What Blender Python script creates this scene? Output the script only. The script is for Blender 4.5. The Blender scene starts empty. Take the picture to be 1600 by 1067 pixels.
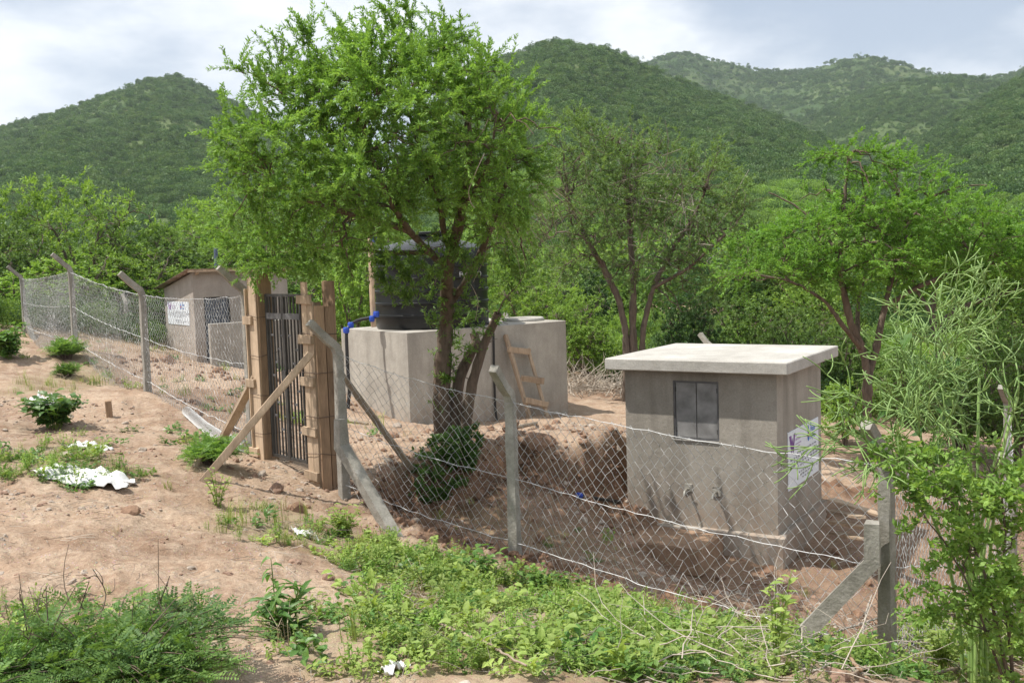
import bpy, bmesh, math, random
import numpy as np
from mathutils import Vector, Matrix

# ---------------------------------------------------------------- camera, sky, sun, exposure
scene = bpy.context.scene
C = scene.collection
F_PX, PITCH, ROLL = 1556.0, 0.0764, 0.0319          # 35 mm lens, camera tipped down and slightly rolled
_f = np.array([0, math.cos(PITCH), -math.sin(PITCH)])
_r0 = np.array([1.0, 0, 0]); _u0 = np.cross(_r0, _f)
CAM_R = math.cos(ROLL) * _r0 - math.sin(ROLL) * _u0
CAM_U = math.sin(ROLL) * _r0 + math.cos(ROLL) * _u0
CAM_F = _f
cd = bpy.data.cameras.new('camera'); cam = bpy.data.objects.new('camera', cd); C.objects.link(cam)
cd.sensor_width = 36.0; cd.lens = 36.0 * F_PX / 1600.0; cd.clip_start = 0.1; cd.clip_end = 12000
cam.matrix_world = Matrix(((CAM_R[0], CAM_U[0], -CAM_F[0], 0), (CAM_R[1], CAM_U[1], -CAM_F[1], 0),
                           (CAM_R[2], CAM_U[2], -CAM_F[2], 0), (0, 0, 0, 1)))
scene.camera = cam

SUN_DIR = np.array([-0.991, -0.13, 0.0]) * math.cos(math.radians(63)) + np.array([0, 0, math.sin(math.radians(63))])
world = bpy.data.worlds.new('World'); scene.world = world; world.use_nodes = True
wn, wl = world.node_tree.nodes, world.node_tree.links
wn.clear()
w_out = wn.new('ShaderNodeOutputWorld'); w_bg = wn.new('ShaderNodeBackground')
w_sky = wn.new('ShaderNodeTexSky'); w_sky.sky_type = 'NISHITA'; w_sky.sun_disc = False
w_sky.sun_elevation = math.radians(63)
w_sky.sun_rotation = math.atan2(SUN_DIR[0], SUN_DIR[1]) % (2 * math.pi)
w_sky.air_density = 1.0; w_sky.dust_density = 2.0; w_sky.ozone_density = 1.0
w_bg.inputs['Strength'].default_value = 0.1
# broken cloud all over the sky dome, from the view direction projected on a high layer
w_tc = wn.new('ShaderNodeTexCoord'); w_sep = wn.new('ShaderNodeSeparateXYZ')
wl.new(w_tc.outputs['Generated'], w_sep.inputs[0])
w_add = wn.new('ShaderNodeMath'); w_add.operation = 'ADD'; w_add.inputs[1].default_value = 0.28
w_abs = wn.new('ShaderNodeMath'); w_abs.operation = 'ABSOLUTE'
wl.new(w_sep.outputs['Z'], w_abs.inputs[0]); wl.new(w_abs.outputs[0], w_add.inputs[0])
w_div = wn.new('ShaderNodeVectorMath'); w_div.operation = 'DIVIDE'
w_comb = wn.new('ShaderNodeCombineXYZ')
for k in range(3): wl.new(w_add.outputs[0], w_comb.inputs[k])
wl.new(w_tc.outputs['Generated'], w_div.inputs[0]); wl.new(w_comb.outputs[0], w_div.inputs[1])
w_map = wn.new('ShaderNodeMapping'); w_map.inputs['Location'].default_value = (3.1, 1.7, 0.4)
wl.new(w_div.outputs[0], w_map.inputs[0])
w_n1 = wn.new('ShaderNodeTexNoise'); w_n1.inputs['Scale'].default_value = 1.6; w_n1.inputs['Detail'].default_value = 9; w_n1.inputs['Roughness'].default_value = 0.55
w_n2 = wn.new('ShaderNodeTexNoise'); w_n2.inputs['Scale'].default_value = 0.8; w_n2.inputs['Detail'].default_value = 5
wl.new(w_map.outputs[0], w_n1.inputs['Vector']); wl.new(w_map.outputs[0], w_n2.inputs['Vector'])
w_r1 = wn.new('ShaderNodeValToRGB'); w_r1.color_ramp.elements[0].position = 0.40; w_r1.color_ramp.elements[1].position = 0.56
w_r2 = wn.new('ShaderNodeValToRGB')
w_r2.color_ramp.elements[0].position = 0.40; w_r2.color_ramp.elements[0].color = (6.0, 6.8, 7.9, 1)
w_r2.color_ramp.elements[1].position = 0.54; w_r2.color_ramp.elements[1].color = (9.4, 9.7, 10.0, 1)
wl.new(w_n1.outputs[0], w_r1.inputs[0])
w_mixn = wn.new('ShaderNodeMath'); w_mixn.operation = 'MULTIPLY_ADD'; w_mixn.inputs[1].default_value = 0.5
wl.new(w_n2.outputs[0], w_mixn.inputs[0])
w_half = wn.new('ShaderNodeMath'); w_half.operation = 'MULTIPLY'; w_half.inputs[1].default_value = 0.5
wl.new(w_n1.outputs[0], w_half.inputs[0]); wl.new(w_half.outputs[0], w_mixn.inputs[2]); wl.new(w_mixn.outputs[0], w_r2.inputs[0])
w_veil = wn.new('ShaderNodeMath'); w_veil.operation = 'MULTIPLY_ADD'; w_veil.inputs[1].default_value = 0.45; w_veil.inputs[2].default_value = 0.5
wl.new(w_r1.outputs[0], w_veil.inputs[0])
w_mix = wn.new('ShaderNodeMixRGB'); wl.new(w_veil.outputs[0], w_mix.inputs[0])
wl.new(w_sky.outputs[0], w_mix.inputs[1]); wl.new(w_r2.outputs[0], w_mix.inputs[2])
wl.new(w_mix.outputs[0], w_bg.inputs['Color']); wl.new(w_bg.outputs[0], w_out.inputs['Surface'])

sl = bpy.data.lights.new('sun', 'SUN'); sl.energy = 5.0; sl.angle = math.radians(0.55); sl.color = (1.0, 0.95, 0.87)
sun = bpy.data.objects.new('sun', sl); C.objects.link(sun)
sun.location = Vector(SUN_DIR * 60)
sun.rotation_euler = Vector(-SUN_DIR).to_track_quat('-Z', 'Y').to_euler()
vs = scene.view_settings
vs.view_transform = 'Standard'; vs.look = 'None'; vs.exposure = 0.3; vs.gamma = 1.0; vs.use_curve_mapping = False
cy = scene.cycles
cy.use_denoising = True; cy.denoiser = 'OPENIMAGEDENOISE'; cy.max_bounces = 6; cy.diffuse_bounces = 3; cy.glossy_bounces = 2
cy.transmission_bounces = 3; cy.transparent_max_bounces = 4; cy.caustics_reflective = False; cy.caustics_refractive = False
cy.use_adaptive_sampling = True; cy.adaptive_threshold = 0.015

# ---------------------------------------------------------------- small maths
rng = np.random.default_rng(11)
random.seed(5)
def nrm(v):
    v = np.asarray(v, float); return v / np.maximum(np.linalg.norm(v, axis=-1, keepdims=True), 1e-9)
def ray(px, py):
    return (px - 800.0) / F_PX * CAM_R - (py - 533.5) / F_PX * CAM_U + CAM_F
def at(px, py, Y):
    v = ray(px, py); return v * (Y / v[1])
def on_plane(px, py, P0, n):
    v = ray(px, py); n = np.asarray(n, float); return v * (np.dot(P0, n) / np.dot(v, n))
def smooth(a, b, x):
    t = np.clip((x - a) / (b - a), 0, 1); return t * t * (3 - 2 * t)
def _hash(ix, iy, s):
    h = (ix.astype(np.int64) * 374761393 + iy.astype(np.int64) * 668265263 + s * 974634777) & 0xffffffff
    h = ((h ^ (h >> 13)) * 1274126177) & 0xffffffff
    return ((h ^ (h >> 16)) & 0xffff) / 65535.0
def vnoise(x, y, s=0):
    x = np.asarray(x, float); y = np.asarray(y, float)
    ix, iy = np.floor(x), np.floor(y); fx, fy = x - ix, y - iy
    fx = fx * fx * (3 - 2 * fx); fy = fy * fy * (3 - 2 * fy)
    a = _hash(ix, iy, s); b = _hash(ix + 1, iy, s); c = _hash(ix, iy + 1, s); d = _hash(ix + 1, iy + 1, s)
    return (a * (1 - fx) + b * fx) * (1 - fy) + (c * (1 - fx) + d * fx) * fy
def fbm(x, y, oct=4, s=0):
    v, a, t = 0.0, 0.5, 0.0
    for k in range(oct):
        v = v + a * vnoise(x * 2 ** k + 17.3 * k, y * 2 ** k - 9.1 * k, s + k); t += a; a *= 0.5
    return v / t * 2 - 1

# ---------------------------------------------------------------- mesh and object helpers
def new_mesh(name, V, F, smooth_shade=False):
    V = np.asarray(V, np.float32).reshape(-1, 3); F = np.asarray(F, np.int32)
    me = bpy.data.meshes.new(name)
    n, k = F.shape
    me.vertices.add(len(V)); me.vertices.foreach_set('co', V.ravel())
    me.loops.add(n * k); me.loops.foreach_set('vertex_index', F.ravel())
    me.polygons.add(n); me.polygons.foreach_set('loop_start', np.arange(0, n * k, k, dtype=np.int32))
    try: me.polygons.foreach_set('loop_total', np.full(n, k, np.int32))
    except Exception: pass
    me.polygons.foreach_set('use_smooth', np.full(n, bool(smooth_shade)))
    me.update(calc_edges=True); me.validate()
    return me
class MB:
    """collects quads (triangles padded) into one mesh"""
    def __init__(s): s.V, s.F, s.n = [], [], 0
    def add(s, V, F):
        V = np.asarray(V, float).reshape(-1, 3); F = np.asarray(F, int)
        if len(F) == 0: return s
        s.V.append(V); s.F.append(F + s.n); s.n += len(V); return s
    def box(s, c, ax, hs, jit=0.0, bev=0.0):
        """box centred at c with axes ax (3x3 rows) and half sizes hs"""
        c = np.asarray(c, float); ax = np.asarray(ax, float); hs = np.asarray(hs, float)
        bm = bmesh.new(); bmesh.ops.create_cube(bm, size=2.0)
        for v in bm.verts: v.co = Vector((v.co.x * hs[0], v.co.y * hs[1], v.co.z * hs[2]))
        if bev > 0: bmesh.ops.bevel(bm, geom=bm.edges[:] , offset=bev, segments=1, affect='EDGES')
        bmesh.ops.triangulate(bm, faces=[f for f in bm.faces if len(f.verts) > 4])
        bm.verts.index_update()
        L = np.array([v.co[:] for v in bm.verts]); Fs = []
        for f in bm.faces:
            i = [v.index for v in f.verts]; Fs.append(i if len(i) == 4 else i + [i[-1]])
        bm.free()
        if jit: L = L + rng.normal(0, jit, L.shape)
        s.add(c + L @ ax, Fs); return s
    def bar(s, p0, p1, w, t, up=(0, 0, 1), jit=0.0, bev=0.0):
        p0, p1 = np.asarray(p0, float), np.asarray(p1, float)
        d = nrm(p1 - p0); u = np.asarray(up, float); sd = nrm(np.cross(d, u)); n2 = np.cross(sd, d)
        return s.box((p0 + p1) / 2, [d, sd, n2], [np.linalg.norm(p1 - p0) / 2, w / 2, t / 2], jit, bev)
    def tube(s, P, R, sides=6, cap=True):
        V, F = tubes(np.asarray(P, float)[None], np.asarray(R, float)[None] if np.ndim(R) else np.full((1, len(P)), R), sides, cap)
        return s.add(V, F)
    def mesh(s, name, sm=False):
        F = np.concatenate(s.F); V = np.concatenate(s.V)
        tri = F[:, 2] == F[:, 3]
        if tri.any():
            me = bpy.data.meshes.new(name)
            me.from_pydata(V.tolist(), [], [tuple(f[:3]) if t else tuple(f) for f, t in zip(F.tolist(), tri)])
            if sm: me.polygons.foreach_set('use_smooth', np.ones(len(me.polygons), bool))
            me.update(); return me
        return new_mesh(name, V, F, sm)
def tubes(P, R, sides=4, cap=False):
    """P (N,k,3) polylines, R (N,k) radii -> verts, quads"""
    N, k, _ = P.shape
    T = np.empty_like(P); T[:, 1:-1] = P[:, 2:] - P[:, :-2]; T[:, 0] = P[:, 1] - P[:, 0]; T[:, -1] = P[:, -1] - P[:, -2]
    T = nrm(T)
    ref = np.where(np.abs(T[:, :1, 2:3]) > 0.85, np.array([1.0, 0, 0]), np.array([0, 0, 1.0]))
    ref = np.broadcast_to(ref, T.shape)
    A = nrm(np.cross(T, ref)); B = np.cross(T, A)
    th = np.arange(sides) / sides * 2 * math.pi
    ring = A[:, :, None, :] * np.cos(th)[:, None] + B[:, :, None, :] * np.sin(th)[:, None]
    V = (P[:, :, None, :] + ring * R[:, :, None, None]).reshape(-1, 3)
    base = (np.arange(N)[:, None, None] * k + np.arange(k - 1)[None, :, None]) * sides
    j = np.arange(sides)[None, None, :]; j2 = (j + 1) % sides
    F = np.stack([base + j, base + j2, base + sides + j2, base + sides + j], -1).reshape(-1, 4)
    if cap and sides == 4:
        e0 = np.arange(N)[:, None] * k * sides + np.array([[3, 2, 1, 0]]); e1 = np.arange(N)[:, None] * k * sides + (k - 1) * sides + np.array([[0, 1, 2, 3]])
        F = np.concatenate([F, e0, e1])
    elif cap:
        fs = [F]
        for e, o in ((0, 1), ((k - 1) * sides, 0)):
            for a in range(1, sides - 1, 2):
                q = [0, a, a + 1, min(a + 2, sides - 1)]
                if o: q = [q[0], q[3], q[2], q[1]] if q[2] != q[3] else [0, q[2], q[1], q[1]]
                fs.append(np.arange(N)[:, None] * k * sides + e + np.array([q]))
        F = np.concatenate(fs)
    return V, F
def obj(name, me, mat, parent=None):
    o = bpy.data.objects.new(name, me); C.objects.link(o)
    if me is not None and mat is not None: me.materials.append(mat)
    if parent is not None:
        o.parent = parent
        if parent.parent is None: o.location = -parent.location      # meshes are written in world coordinates
    return o
def tag(o, label, cat, group=None):
    o['label'] = label; o['category'] = cat
    if group: o['group'] = group
    return o
def thing(name, label, cat, loc, group=None):
    o = bpy.data.objects.new(name, None); C.objects.link(o); o.empty_display_size = 0.2
    o.location = Vector([float(a) for a in loc]); return tag(o, label, cat, group)
def structure(o): o['kind'] = 'structure'; return o
def stuff(o, label=None, cat=None):
    o['kind'] = 'stuff'
    if label: o['label'] = label; o['category'] = cat
    return o

# ---------------------------------------------------------------- materials
class NT:
    def __init__(s, name):
        s.m = bpy.data.materials.new(name); s.m.use_nodes = True; s.n = s.m.node_tree.nodes; s.l = s.m.node_tree.links
        s.b = s.n['Principled BSDF']; s.out = s.n['Material Output']
    def new(s, t, **kw):
        n = s.n.new(t)
        for k, v in kw.items(): setattr(n, k, v)
        return n
    def noise(s, scale, detail=4, rough=0.55, vec=None, out='Fac', dist=0.0):
        n = s.new('ShaderNodeTexNoise'); n.inputs['Scale'].default_value = scale; n.inputs['Detail'].default_value = detail
        n.inputs['Roughness'].default_value = rough; n.inputs['Distortion'].default_value = dist
        s.l.new(vec if vec is not None else s.pos(), n.inputs['Vector']); return n.outputs[out]
    def pos(s):
        if not hasattr(s, '_p'): s._p = s.new('ShaderNodeNewGeometry')
        return s._p.outputs['Position']
    def objc(s): return s.new('ShaderNodeTexCoord').outputs['Object']
    def scaled(s, vec, sc):
        n = s.new('ShaderNodeMapping'); n.inputs['Scale'].default_value = sc; s.l.new(vec, n.inputs[0]); return n.outputs[0]
    def ramp(s, fac, stops):
        n = s.new('ShaderNodeValToRGB'); e = n.color_ramp.elements
        while len(e) < len(stops): e.new(0.5)
        for a, (p, c) in zip(e, stops): a.position = p; a.color = (*c, 1) if len(c) == 3 else c
        s.l.new(fac, n.inputs[0]); return n.outputs[0]
    def mix(s, fac, a, b, mode='MIX'):
        n = s.new('ShaderNodeMixRGB', blend_type=mode)
        for i, v in ((0, fac), (1, a), (2, b)):
            if hasattr(v, 'node'): s.l.new(v, n.inputs[i])
            else: n.inputs[i].default_value = v if i == 0 else (*v, 1)
        return n.outputs[0]
    def math(s, op, a, b=0.0):
        n = s.new('ShaderNodeMath', operation=op)
        for i, v in ((0, a), (1, b)):
            if hasattr(v, 'node'): s.l.new(v, n.inputs[i])
            else: n.inputs[i].default_value = v
        return n.outputs[0]
    def bump(s, h, strength=0.4, dist=0.02, prev=None):
        n = s.new('ShaderNodeBump'); n.inputs['Strength'].default_value = strength; n.inputs['Distance'].default_value = dist
        s.l.new(h, n.inputs['Height'])
        if prev is not None: s.l.new(prev, n.inputs['Normal'])
        s.l.new(n.outputs[0], s.b.inputs['Normal']); return n.outputs[0]
    def col(s, c):
        if hasattr(c, 'node'): s.l.new(c, s.b.inputs['Base Color'])
        else: s.b.inputs['Base Color'].default_value = (*c, 1)
    def set(s, rough=0.8, spec=0.3, metal=0.0):
        s.b.inputs['Roughness'].default_value = rough; s.b.inputs['Specular IOR Level'].default_value = spec; s.b.inputs['Metallic'].default_value = metal
        return s.m

def m_leaf(name, c1, c2, trans=0.35, rough=0.5, spec=0.25):
    t = NT(name)
    g = t.new('ShaderNodeNewGeometry'); oi = t.new('ShaderNodeObjectInfo')
    c = t.ramp(g.outputs['Random Per Island'], [(0.0, c1), (0.75, tuple(0.5 * (a + b) for a, b in zip(c1, c2))), (1.0, c2)])
    big = t.noise(0.9, 3)
    c = t.mix(t.ramp(big, [(0.35, (0, 0, 0)), (0.7, (0.55, 0.55, 0.55))]), c, tuple(min(1, a * 1.25 + 0.01) for a in c2))
    hs = t.new('ShaderNodeHueSaturation'); t.l.new(c, hs.inputs['Color'])
    t.l.new(t.math('MULTIPLY_ADD', oi.outputs['Random'], 0.0), hs.inputs['Fac'])
    hs.inputs['Fac'].default_value = 1.0
    t.l.remove(hs.inputs['Fac'].links[0])
    mv = t.new('ShaderNodeMapRange'); mv.inputs['To Min'].default_value = 0.78; mv.inputs['To Max'].default_value = 1.2
    t.l.new(oi.outputs['Random'], mv.inputs['Value']); t.l.new(mv.outputs[0], hs.inputs['Value'])
    t.col(hs.outputs[0]); t.set(rough, spec)
    tr = t.new('ShaderNodeBsdfTranslucent')
    tc = t.mix(1.0, hs.outputs[0], (1.25, 1.2, 0.6), 'MULTIPLY'); t.l.new(tc, tr.inputs['Color'])
    mx = t.new('ShaderNodeMixShader'); mx.inputs[0].default_value = trans
    t.l.new(t.b.outputs[0], mx.inputs[1]); t.l.new(tr.outputs[0], mx.inputs[2]); t.l.new(mx.outputs[0], t.out.inputs['Surface'])
    return t.m
def m_concrete(name, base, dark, stain=0.5, scale=1.0, rough=0.9, mud=None):
    t = NT(name); p = t.pos()
    a = t.noise(1.3 * scale, 6, 0.62, p); b = t.noise(7 * scale, 5, 0.6, p); c = t.noise(60, 3, 0.6, p)
    st = t.noise(1.0, 5, 0.6, t.scaled(p, (3.2, 3.2, 0.45)))
    col = t.mix(t.ramp(a, [(0.32, (0, 0, 0)), (0.68, (1, 1, 1))]), dark, base)
    col = t.mix(t.math('MULTIPLY', t.ramp(st, [(0.45, (0, 0, 0)), (0.72, (1, 1, 1))]), stain), col, tuple(x * 0.62 for x in dark))
    col = t.mix(t.ramp(b, [(0.3, (0.25,) * 3), (0.75, (0, 0, 0))]), col, tuple(x * 0.7 for x in dark))
    col = t.mix(0.18, col, t.ramp(c, [(0.3, (0.1,) * 3), (0.7, (0.75,) * 3)]), 'OVERLAY')
    if mud is not None:                                   # dried mud splashed on the foot of the wall
        sp_ = t.new('ShaderNodeSeparateXYZ'); t.l.new(p, sp_.inputs[0]); mr = t.new('ShaderNodeMapRange'); t.l.new(sp_.outputs['Z'], mr.inputs['Value'])
        mr.inputs['From Min'].default_value = mud[0]; mr.inputs['From Max'].default_value = mud[1]; mr.inputs['To Min'].default_value = 0.5; mr.inputs['To Max'].default_value = 0.0
        col = t.mix(t.math('MULTIPLY', mr.outputs[0], t.ramp(t.noise(5, 5, 0.7, p), [(0.35, (0.15,) * 3), (0.62, (1, 1, 1))])), col, (0.30, 0.19, 0.125))
    t.col(col); n1 = t.bump(b, 0.4, 0.025); t.bump(c, 0.35, 0.005, n1)
    return t.set(rough, 0.2)
def m_wood(name, c1, c2, sc=(1, 1, 1), rough=0.8):
    t = NT(name); oi = t.new('ShaderNodeObjectInfo')
    g = t.noise(9, 5, 0.6, t.scaled(t.pos(), sc)); k = t.noise(2.2, 3, 0.5, t.pos()); fine = t.noise(70, 3, 0.6, t.scaled(t.pos(), sc))
    c = t.ramp(g, [(0.28, c2), (0.5, c1), (0.78, tuple(min(1, x * 1.18) for x in c1))])
    c = t.mix(t.ramp(k, [(0.5, (0, 0, 0)), (0.75, (0.5,) * 3)]), c, tuple(x * 0.6 for x in c2))
    c = t.mix(0.25, c, t.ramp(fine, [(0.3, (0.15,) * 3), (0.7, (0.8,) * 3)]), 'OVERLAY')
    hs = t.new('ShaderNodeHueSaturation'); t.l.new(c, hs.inputs['Color'])
    mv = t.new('ShaderNodeMapRange'); mv.inputs['To Min'].default_value = 0.8; mv.inputs['To Max'].default_value = 1.15
    t.l.new(oi.outputs['Random'], mv.inputs['Value']); t.l.new(mv.outputs[0], hs.inputs['Value'])
    t.col(hs.outputs[0]); t.bump(g, 0.3, 0.006); return t.set(rough, 0.2)
def m_plain(name, c, rough=0.6, metal=0.0, spec=0.4, var=0.15, scale=12):
    t = NT(name); n = t.noise(scale, 4)
    t.col(t.mix(t.ramp(n, [(0.3, (0, 0, 0)), (0.7, (1, 1, 1))]), tuple(x * (1 - var) for x in c), tuple(min(1, x * (1 + var)) for x in c)))
    return t.set(rough, spec, metal)
def m_bark(name, c1, c2):
    t = NT(name)
    a = t.noise(14, 6, 0.65, t.scaled(t.pos(), (1, 1, 0.25)), dist=0.6); b = t.noise(3, 3)
    c = t.ramp(a, [(0.3, c2), (0.62, c1), (0.85, tuple(min(1, x * 1.35) for x in c1))])
    c = t.mix(t.ramp(b, [(0.45, (0, 0, 0)), (0.7, (0.4,) * 3)]), c, (0.2, 0.17, 0.13))
    t.col(c); t.bump(a, 0.8, 0.02); return t.set(0.9, 0.15)

def m_soil():
    t = NT('soil'); p = t.pos()
    a = t.noise(0.55, 6, 0.6, p); b = t.noise(3.0, 6, 0.62, p); c = t.noise(22, 5, 0.65, p); d = t.noise(95, 3, 0.6, p)
    at_ = t.new('ShaderNodeAttribute', attribute_name='moist_shade').outputs['Fac']
    gr = t.new('ShaderNodeAttribute', attribute_name='green').outputs['Fac']
    dry = t.mix(t.ramp(a, [(0.36, (0, 0, 0)), (0.62, (1, 1, 1))]), (0.235, 0.153, 0.103), (0.39, 0.28, 0.198))
    dry = t.mix(t.ramp(b, [(0.4, (0, 0, 0)), (0.7, (0.8,) * 3)]), dry, (0.475, 0.377, 0.285))
    wet_shaded = t.mix(t.ramp(b, [(0.35, (0, 0, 0)), (0.65, (1, 1, 1))]), (0.115, 0.068, 0.043), (0.23, 0.135, 0.085))  # dark pit soil: partly moist earth, partly tree shade put into the colour
    col = t.mix(at_, dry, wet_shaded)
    col = t.mix(t.ramp(c, [(0.3, (0.55,) * 3), (0.55, (0, 0, 0))]), col, (0.16, 0.095, 0.062))
    vo = t.new('ShaderNodeTexVoronoi'); vo.inputs['Scale'].default_value = 42; t.l.new(p, vo.inputs['Vector'])
    peb = t.math('MULTIPLY', t.ramp(vo.outputs['Distance'], [(0.16, (1, 1, 1)), (0.3, (0, 0, 0))]), t.ramp(t.noise(2.1, 3, 0.5, p), [(0.4, (0, 0, 0)), (0.62, (0.85,) * 3)]))
    col = t.mix(t.math('MULTIPLY', peb, 0.6), col, t.mix(0.5, vo.outputs['Color'], (0.62, 0.5, 0.4)))
    col = t.mix(0.3, col, t.ramp(d, [(0.25, (0.1,) * 3), (0.75, (0.85,) * 3)]), 'OVERLAY')
    gcol = t.mix(t.ramp(c, [(0.35, (0, 0, 0)), (0.65, (1, 1, 1))]), (0.06, 0.1, 0.025), (0.13, 0.18, 0.05))
    col = t.mix(t.math('MULTIPLY', gr, t.ramp(c, [(0.42, (0.0,) * 3), (0.7, (0.6,) * 3)])), col, gcol)
    t.col(col)
    n1 = t.bump(b, 0.5, 0.10); n2 = t.bump(c, 0.55, 0.03, n1); n3 = t.bump(d, 0.5, 0.008, n2); t.bump(peb, 0.5, 0.012, n3)
    return t.set(0.95, 0.1)
def m_hill():
    t = NT('hill_scrub'); p = t.pos()
    a = t.noise(0.012, 6, 0.6, p); b = t.noise(0.11, 5, 0.6, p)
    c = t.mix(t.ramp(a, [(0.4, (0, 0, 0)), (0.66, (1, 1, 1))]), (0.05, 0.085, 0.03), (0.105, 0.14, 0.055))
    c = t.mix(t.ramp(b, [(0.62, (0, 0, 0)), (0.74, (0.7,) * 3)]), c, (0.22, 0.17, 0.10))
    t.col(c); return t.set(0.95, 0.05)

M = {}
M['soil'] = m_soil(); M['hill'] = m_hill()
M['concrete'] = m_concrete('plaster_kiosk', (0.41, 0.378, 0.33), (0.29, 0.264, 0.225), 0.7, mud=(-3.55, -2.7))
M['slab'] = m_concrete('roof_slab', (0.56, 0.54, 0.50), (0.40, 0.38, 0.345), 0.4)
M['tankplaster'] = m_concrete('plaster_reservoir', (0.50, 0.47, 0.415), (0.35, 0.325, 0.285), 0.6, mud=(-3.2, -2.7))
M['hutplaster'] = m_concrete('plaster_hut', (0.47, 0.42, 0.375), (0.36, 0.32, 0.28), 0.4, mud=(-2.5, -1.9))
M['post'] = m_concrete('cast_post', (0.42, 0.40, 0.36), (0.25, 0.235, 0.20), 0.6, 4.0)
M['apron'] = m_concrete('muddy_concrete', (0.40, 0.27, 0.185), (0.30, 0.2, 0.135), 0.2, 2.0)
M['wood'] = m_wood('fresh_timber', (0.47, 0.355, 0.25), (0.31, 0.225, 0.155), (1, 1, 0.12))
M['wood2'] = m_wood('used_timber', (0.40, 0.31, 0.225), (0.27, 0.2, 0.14), (1, 1, 0.12))
M['wood3'] = m_wood('brown_shaded_timber', (0.33, 0.225, 0.145), (0.22, 0.145, 0.095), (1, 1, 0.12))  # brown timber; on the gate columns its dark tone paints in shade
M['oldwood'] = m_wood('weathered_timber', (0.34, 0.28, 0.215), (0.22, 0.175, 0.13), (1, 1, 0.2))
M['deadwood'] = m_wood('dead_wood', (0.33, 0.26, 0.20), (0.2, 0.15, 0.11), (1, 1, 1))
M['greywood'] = m_wood('bleached_twig', (0.42, 0.37, 0.31), (0.28, 0.235, 0.19), (1, 1, 1))
M['steel'] = m_plain('dark_painted_steel', (0.045, 0.043, 0.04), 0.5, 0.0, 0.5, 0.3)
M['greysteel'] = m_plain('grey_sheet_steel', (0.115, 0.113, 0.115), 0.55, 0.1, 0.5, 0.28, 6)
M['shutter'] = m_plain('weathered_shutter', (0.23, 0.226, 0.222), 0.65, 0.05, 0.4, 0.35, 5)
M['galv'] = m_plain('galvanised_wire', (0.52, 0.52, 0.515), 0.55, 0.1, 0.4, 0.1)
M['rustwire'] = m_plain('tie_wire', (0.13, 0.09, 0.07), 0.7, 0.3)
M['roofsheet'] = m_plain('roof_sheet', (0.30, 0.22, 0.17), 0.5, 0.5, 0.4, 0.3, 4)
M['doorpaint'] = m_plain('grey_blue_door', (0.10, 0.115, 0.14), 0.55, 0.1, 0.4, 0.3, 8)
M['black'] = m_plain('black_plastic', (0.008, 0.009, 0.009), 0.34, 0.0, 0.4, 0.25)
M['pipe'] = m_plain('black_hose', (0.022, 0.022, 0.023), 0.45, 0.0, 0.4, 0.2)
M['blue'] = m_plain('blue_fitting', (0.02, 0.07, 0.42), 0.4, 0.0, 0.5, 0.15)
M['ventblue'] = m_plain('vent_pipe', (0.10, 0.13, 0.19), 0.5)
M['white'] = m_plain('sign_sheet', (0.74, 0.78, 0.83), 0.5, 0.0, 0.4, 0.04)
M['ink'] = m_plain('sign_ink', (0.3, 0.31, 0.34), 0.7)
M['purple'] = m_plain('purple_ink', (0.19, 0.08, 0.28), 0.7)
M['paleink'] = m_plain('pale_purple_ink', (0.45, 0.36, 0.52), 0.7)
M['blueink'] = m_plain('blue_ink', (0.05, 0.17, 0.48), 0.7)
M['orangeink'] = m_plain('orange_ink', (0.45, 0.16, 0.12), 0.7)
M['letter'] = m_plain('white_letter', (0.5, 0.51, 0.53), 0.5)
M['tap'] = m_plain('brass_tap', (0.60, 0.57, 0.50), 0.35, 0.6)
M['sack'] = m_plain('white_sack', (0.70, 0.70, 0.69), 0.7, 0.0, 0.3, 0.1, 30)
M['stone'] = m_concrete('brown_stone', (0.40, 0.27, 0.20), (0.25, 0.16, 0.115), 0.2, 6)
M['pale_stone'] = m_concrete('pale_stone', (0.50, 0.43, 0.36), (0.33, 0.27, 0.22), 0.2, 6)
M['bark'] = m_bark('acacia_bark', (0.175, 0.13, 0.098), (0.07, 0.052, 0.04))
M['bark2'] = m_bark('far_bark', (0.19, 0.15, 0.12), (0.09, 0.07, 0.058))
M['leaf_acacia'] = m_leaf('acacia_leaf', (0.101, 0.209, 0.045), (0.246, 0.407, 0.092), 0.4)
M['leaf_acacia2'] = m_leaf('dry_acacia_leaf', (0.13, 0.234, 0.07), (0.257, 0.394, 0.139), 0.4)
M['leaf_acacia3'] = m_leaf('flat_acacia_leaf', (0.101, 0.226, 0.035), (0.221, 0.414, 0.071), 0.4)
M['leaf_bright'] = m_leaf('bright_bush_leaf', (0.125, 0.237, 0.041), (0.283, 0.427, 0.093), 0.4)
M['leaf_mid'] = m_leaf('bush_leaf', (0.089, 0.176, 0.039), (0.194, 0.306, 0.081), 0.35)
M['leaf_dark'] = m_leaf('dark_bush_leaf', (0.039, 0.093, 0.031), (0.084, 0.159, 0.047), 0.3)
M['leaf_herb'] = m_leaf('herb_leaf', (0.169, 0.265, 0.058), (0.374, 0.472, 0.139), 0.42)
M['leaf_grass'] = m_leaf('grass_blade', (0.136, 0.212, 0.048), (0.321, 0.375, 0.122), 0.42)
M['leaf_fern'] = m_leaf('fern_leaf', (0.07, 0.166, 0.071), (0.195, 0.319, 0.064), 0.4)
M['leaf_broad'] = m_leaf('broad_leaf', (0.064, 0.163, 0.035), (0.15, 0.265, 0.059), 0.35, 0.4, 0.4)
M['leaf_dry'] = m_leaf('dry_grass', (0.32, 0.26, 0.17), (0.5, 0.43, 0.3), 0.3)
M['succulent'] = m_leaf('succulent_stem', (0.15, 0.27, 0.07), (0.27, 0.40, 0.12), 0.05, 0.45, 0.4)
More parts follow.
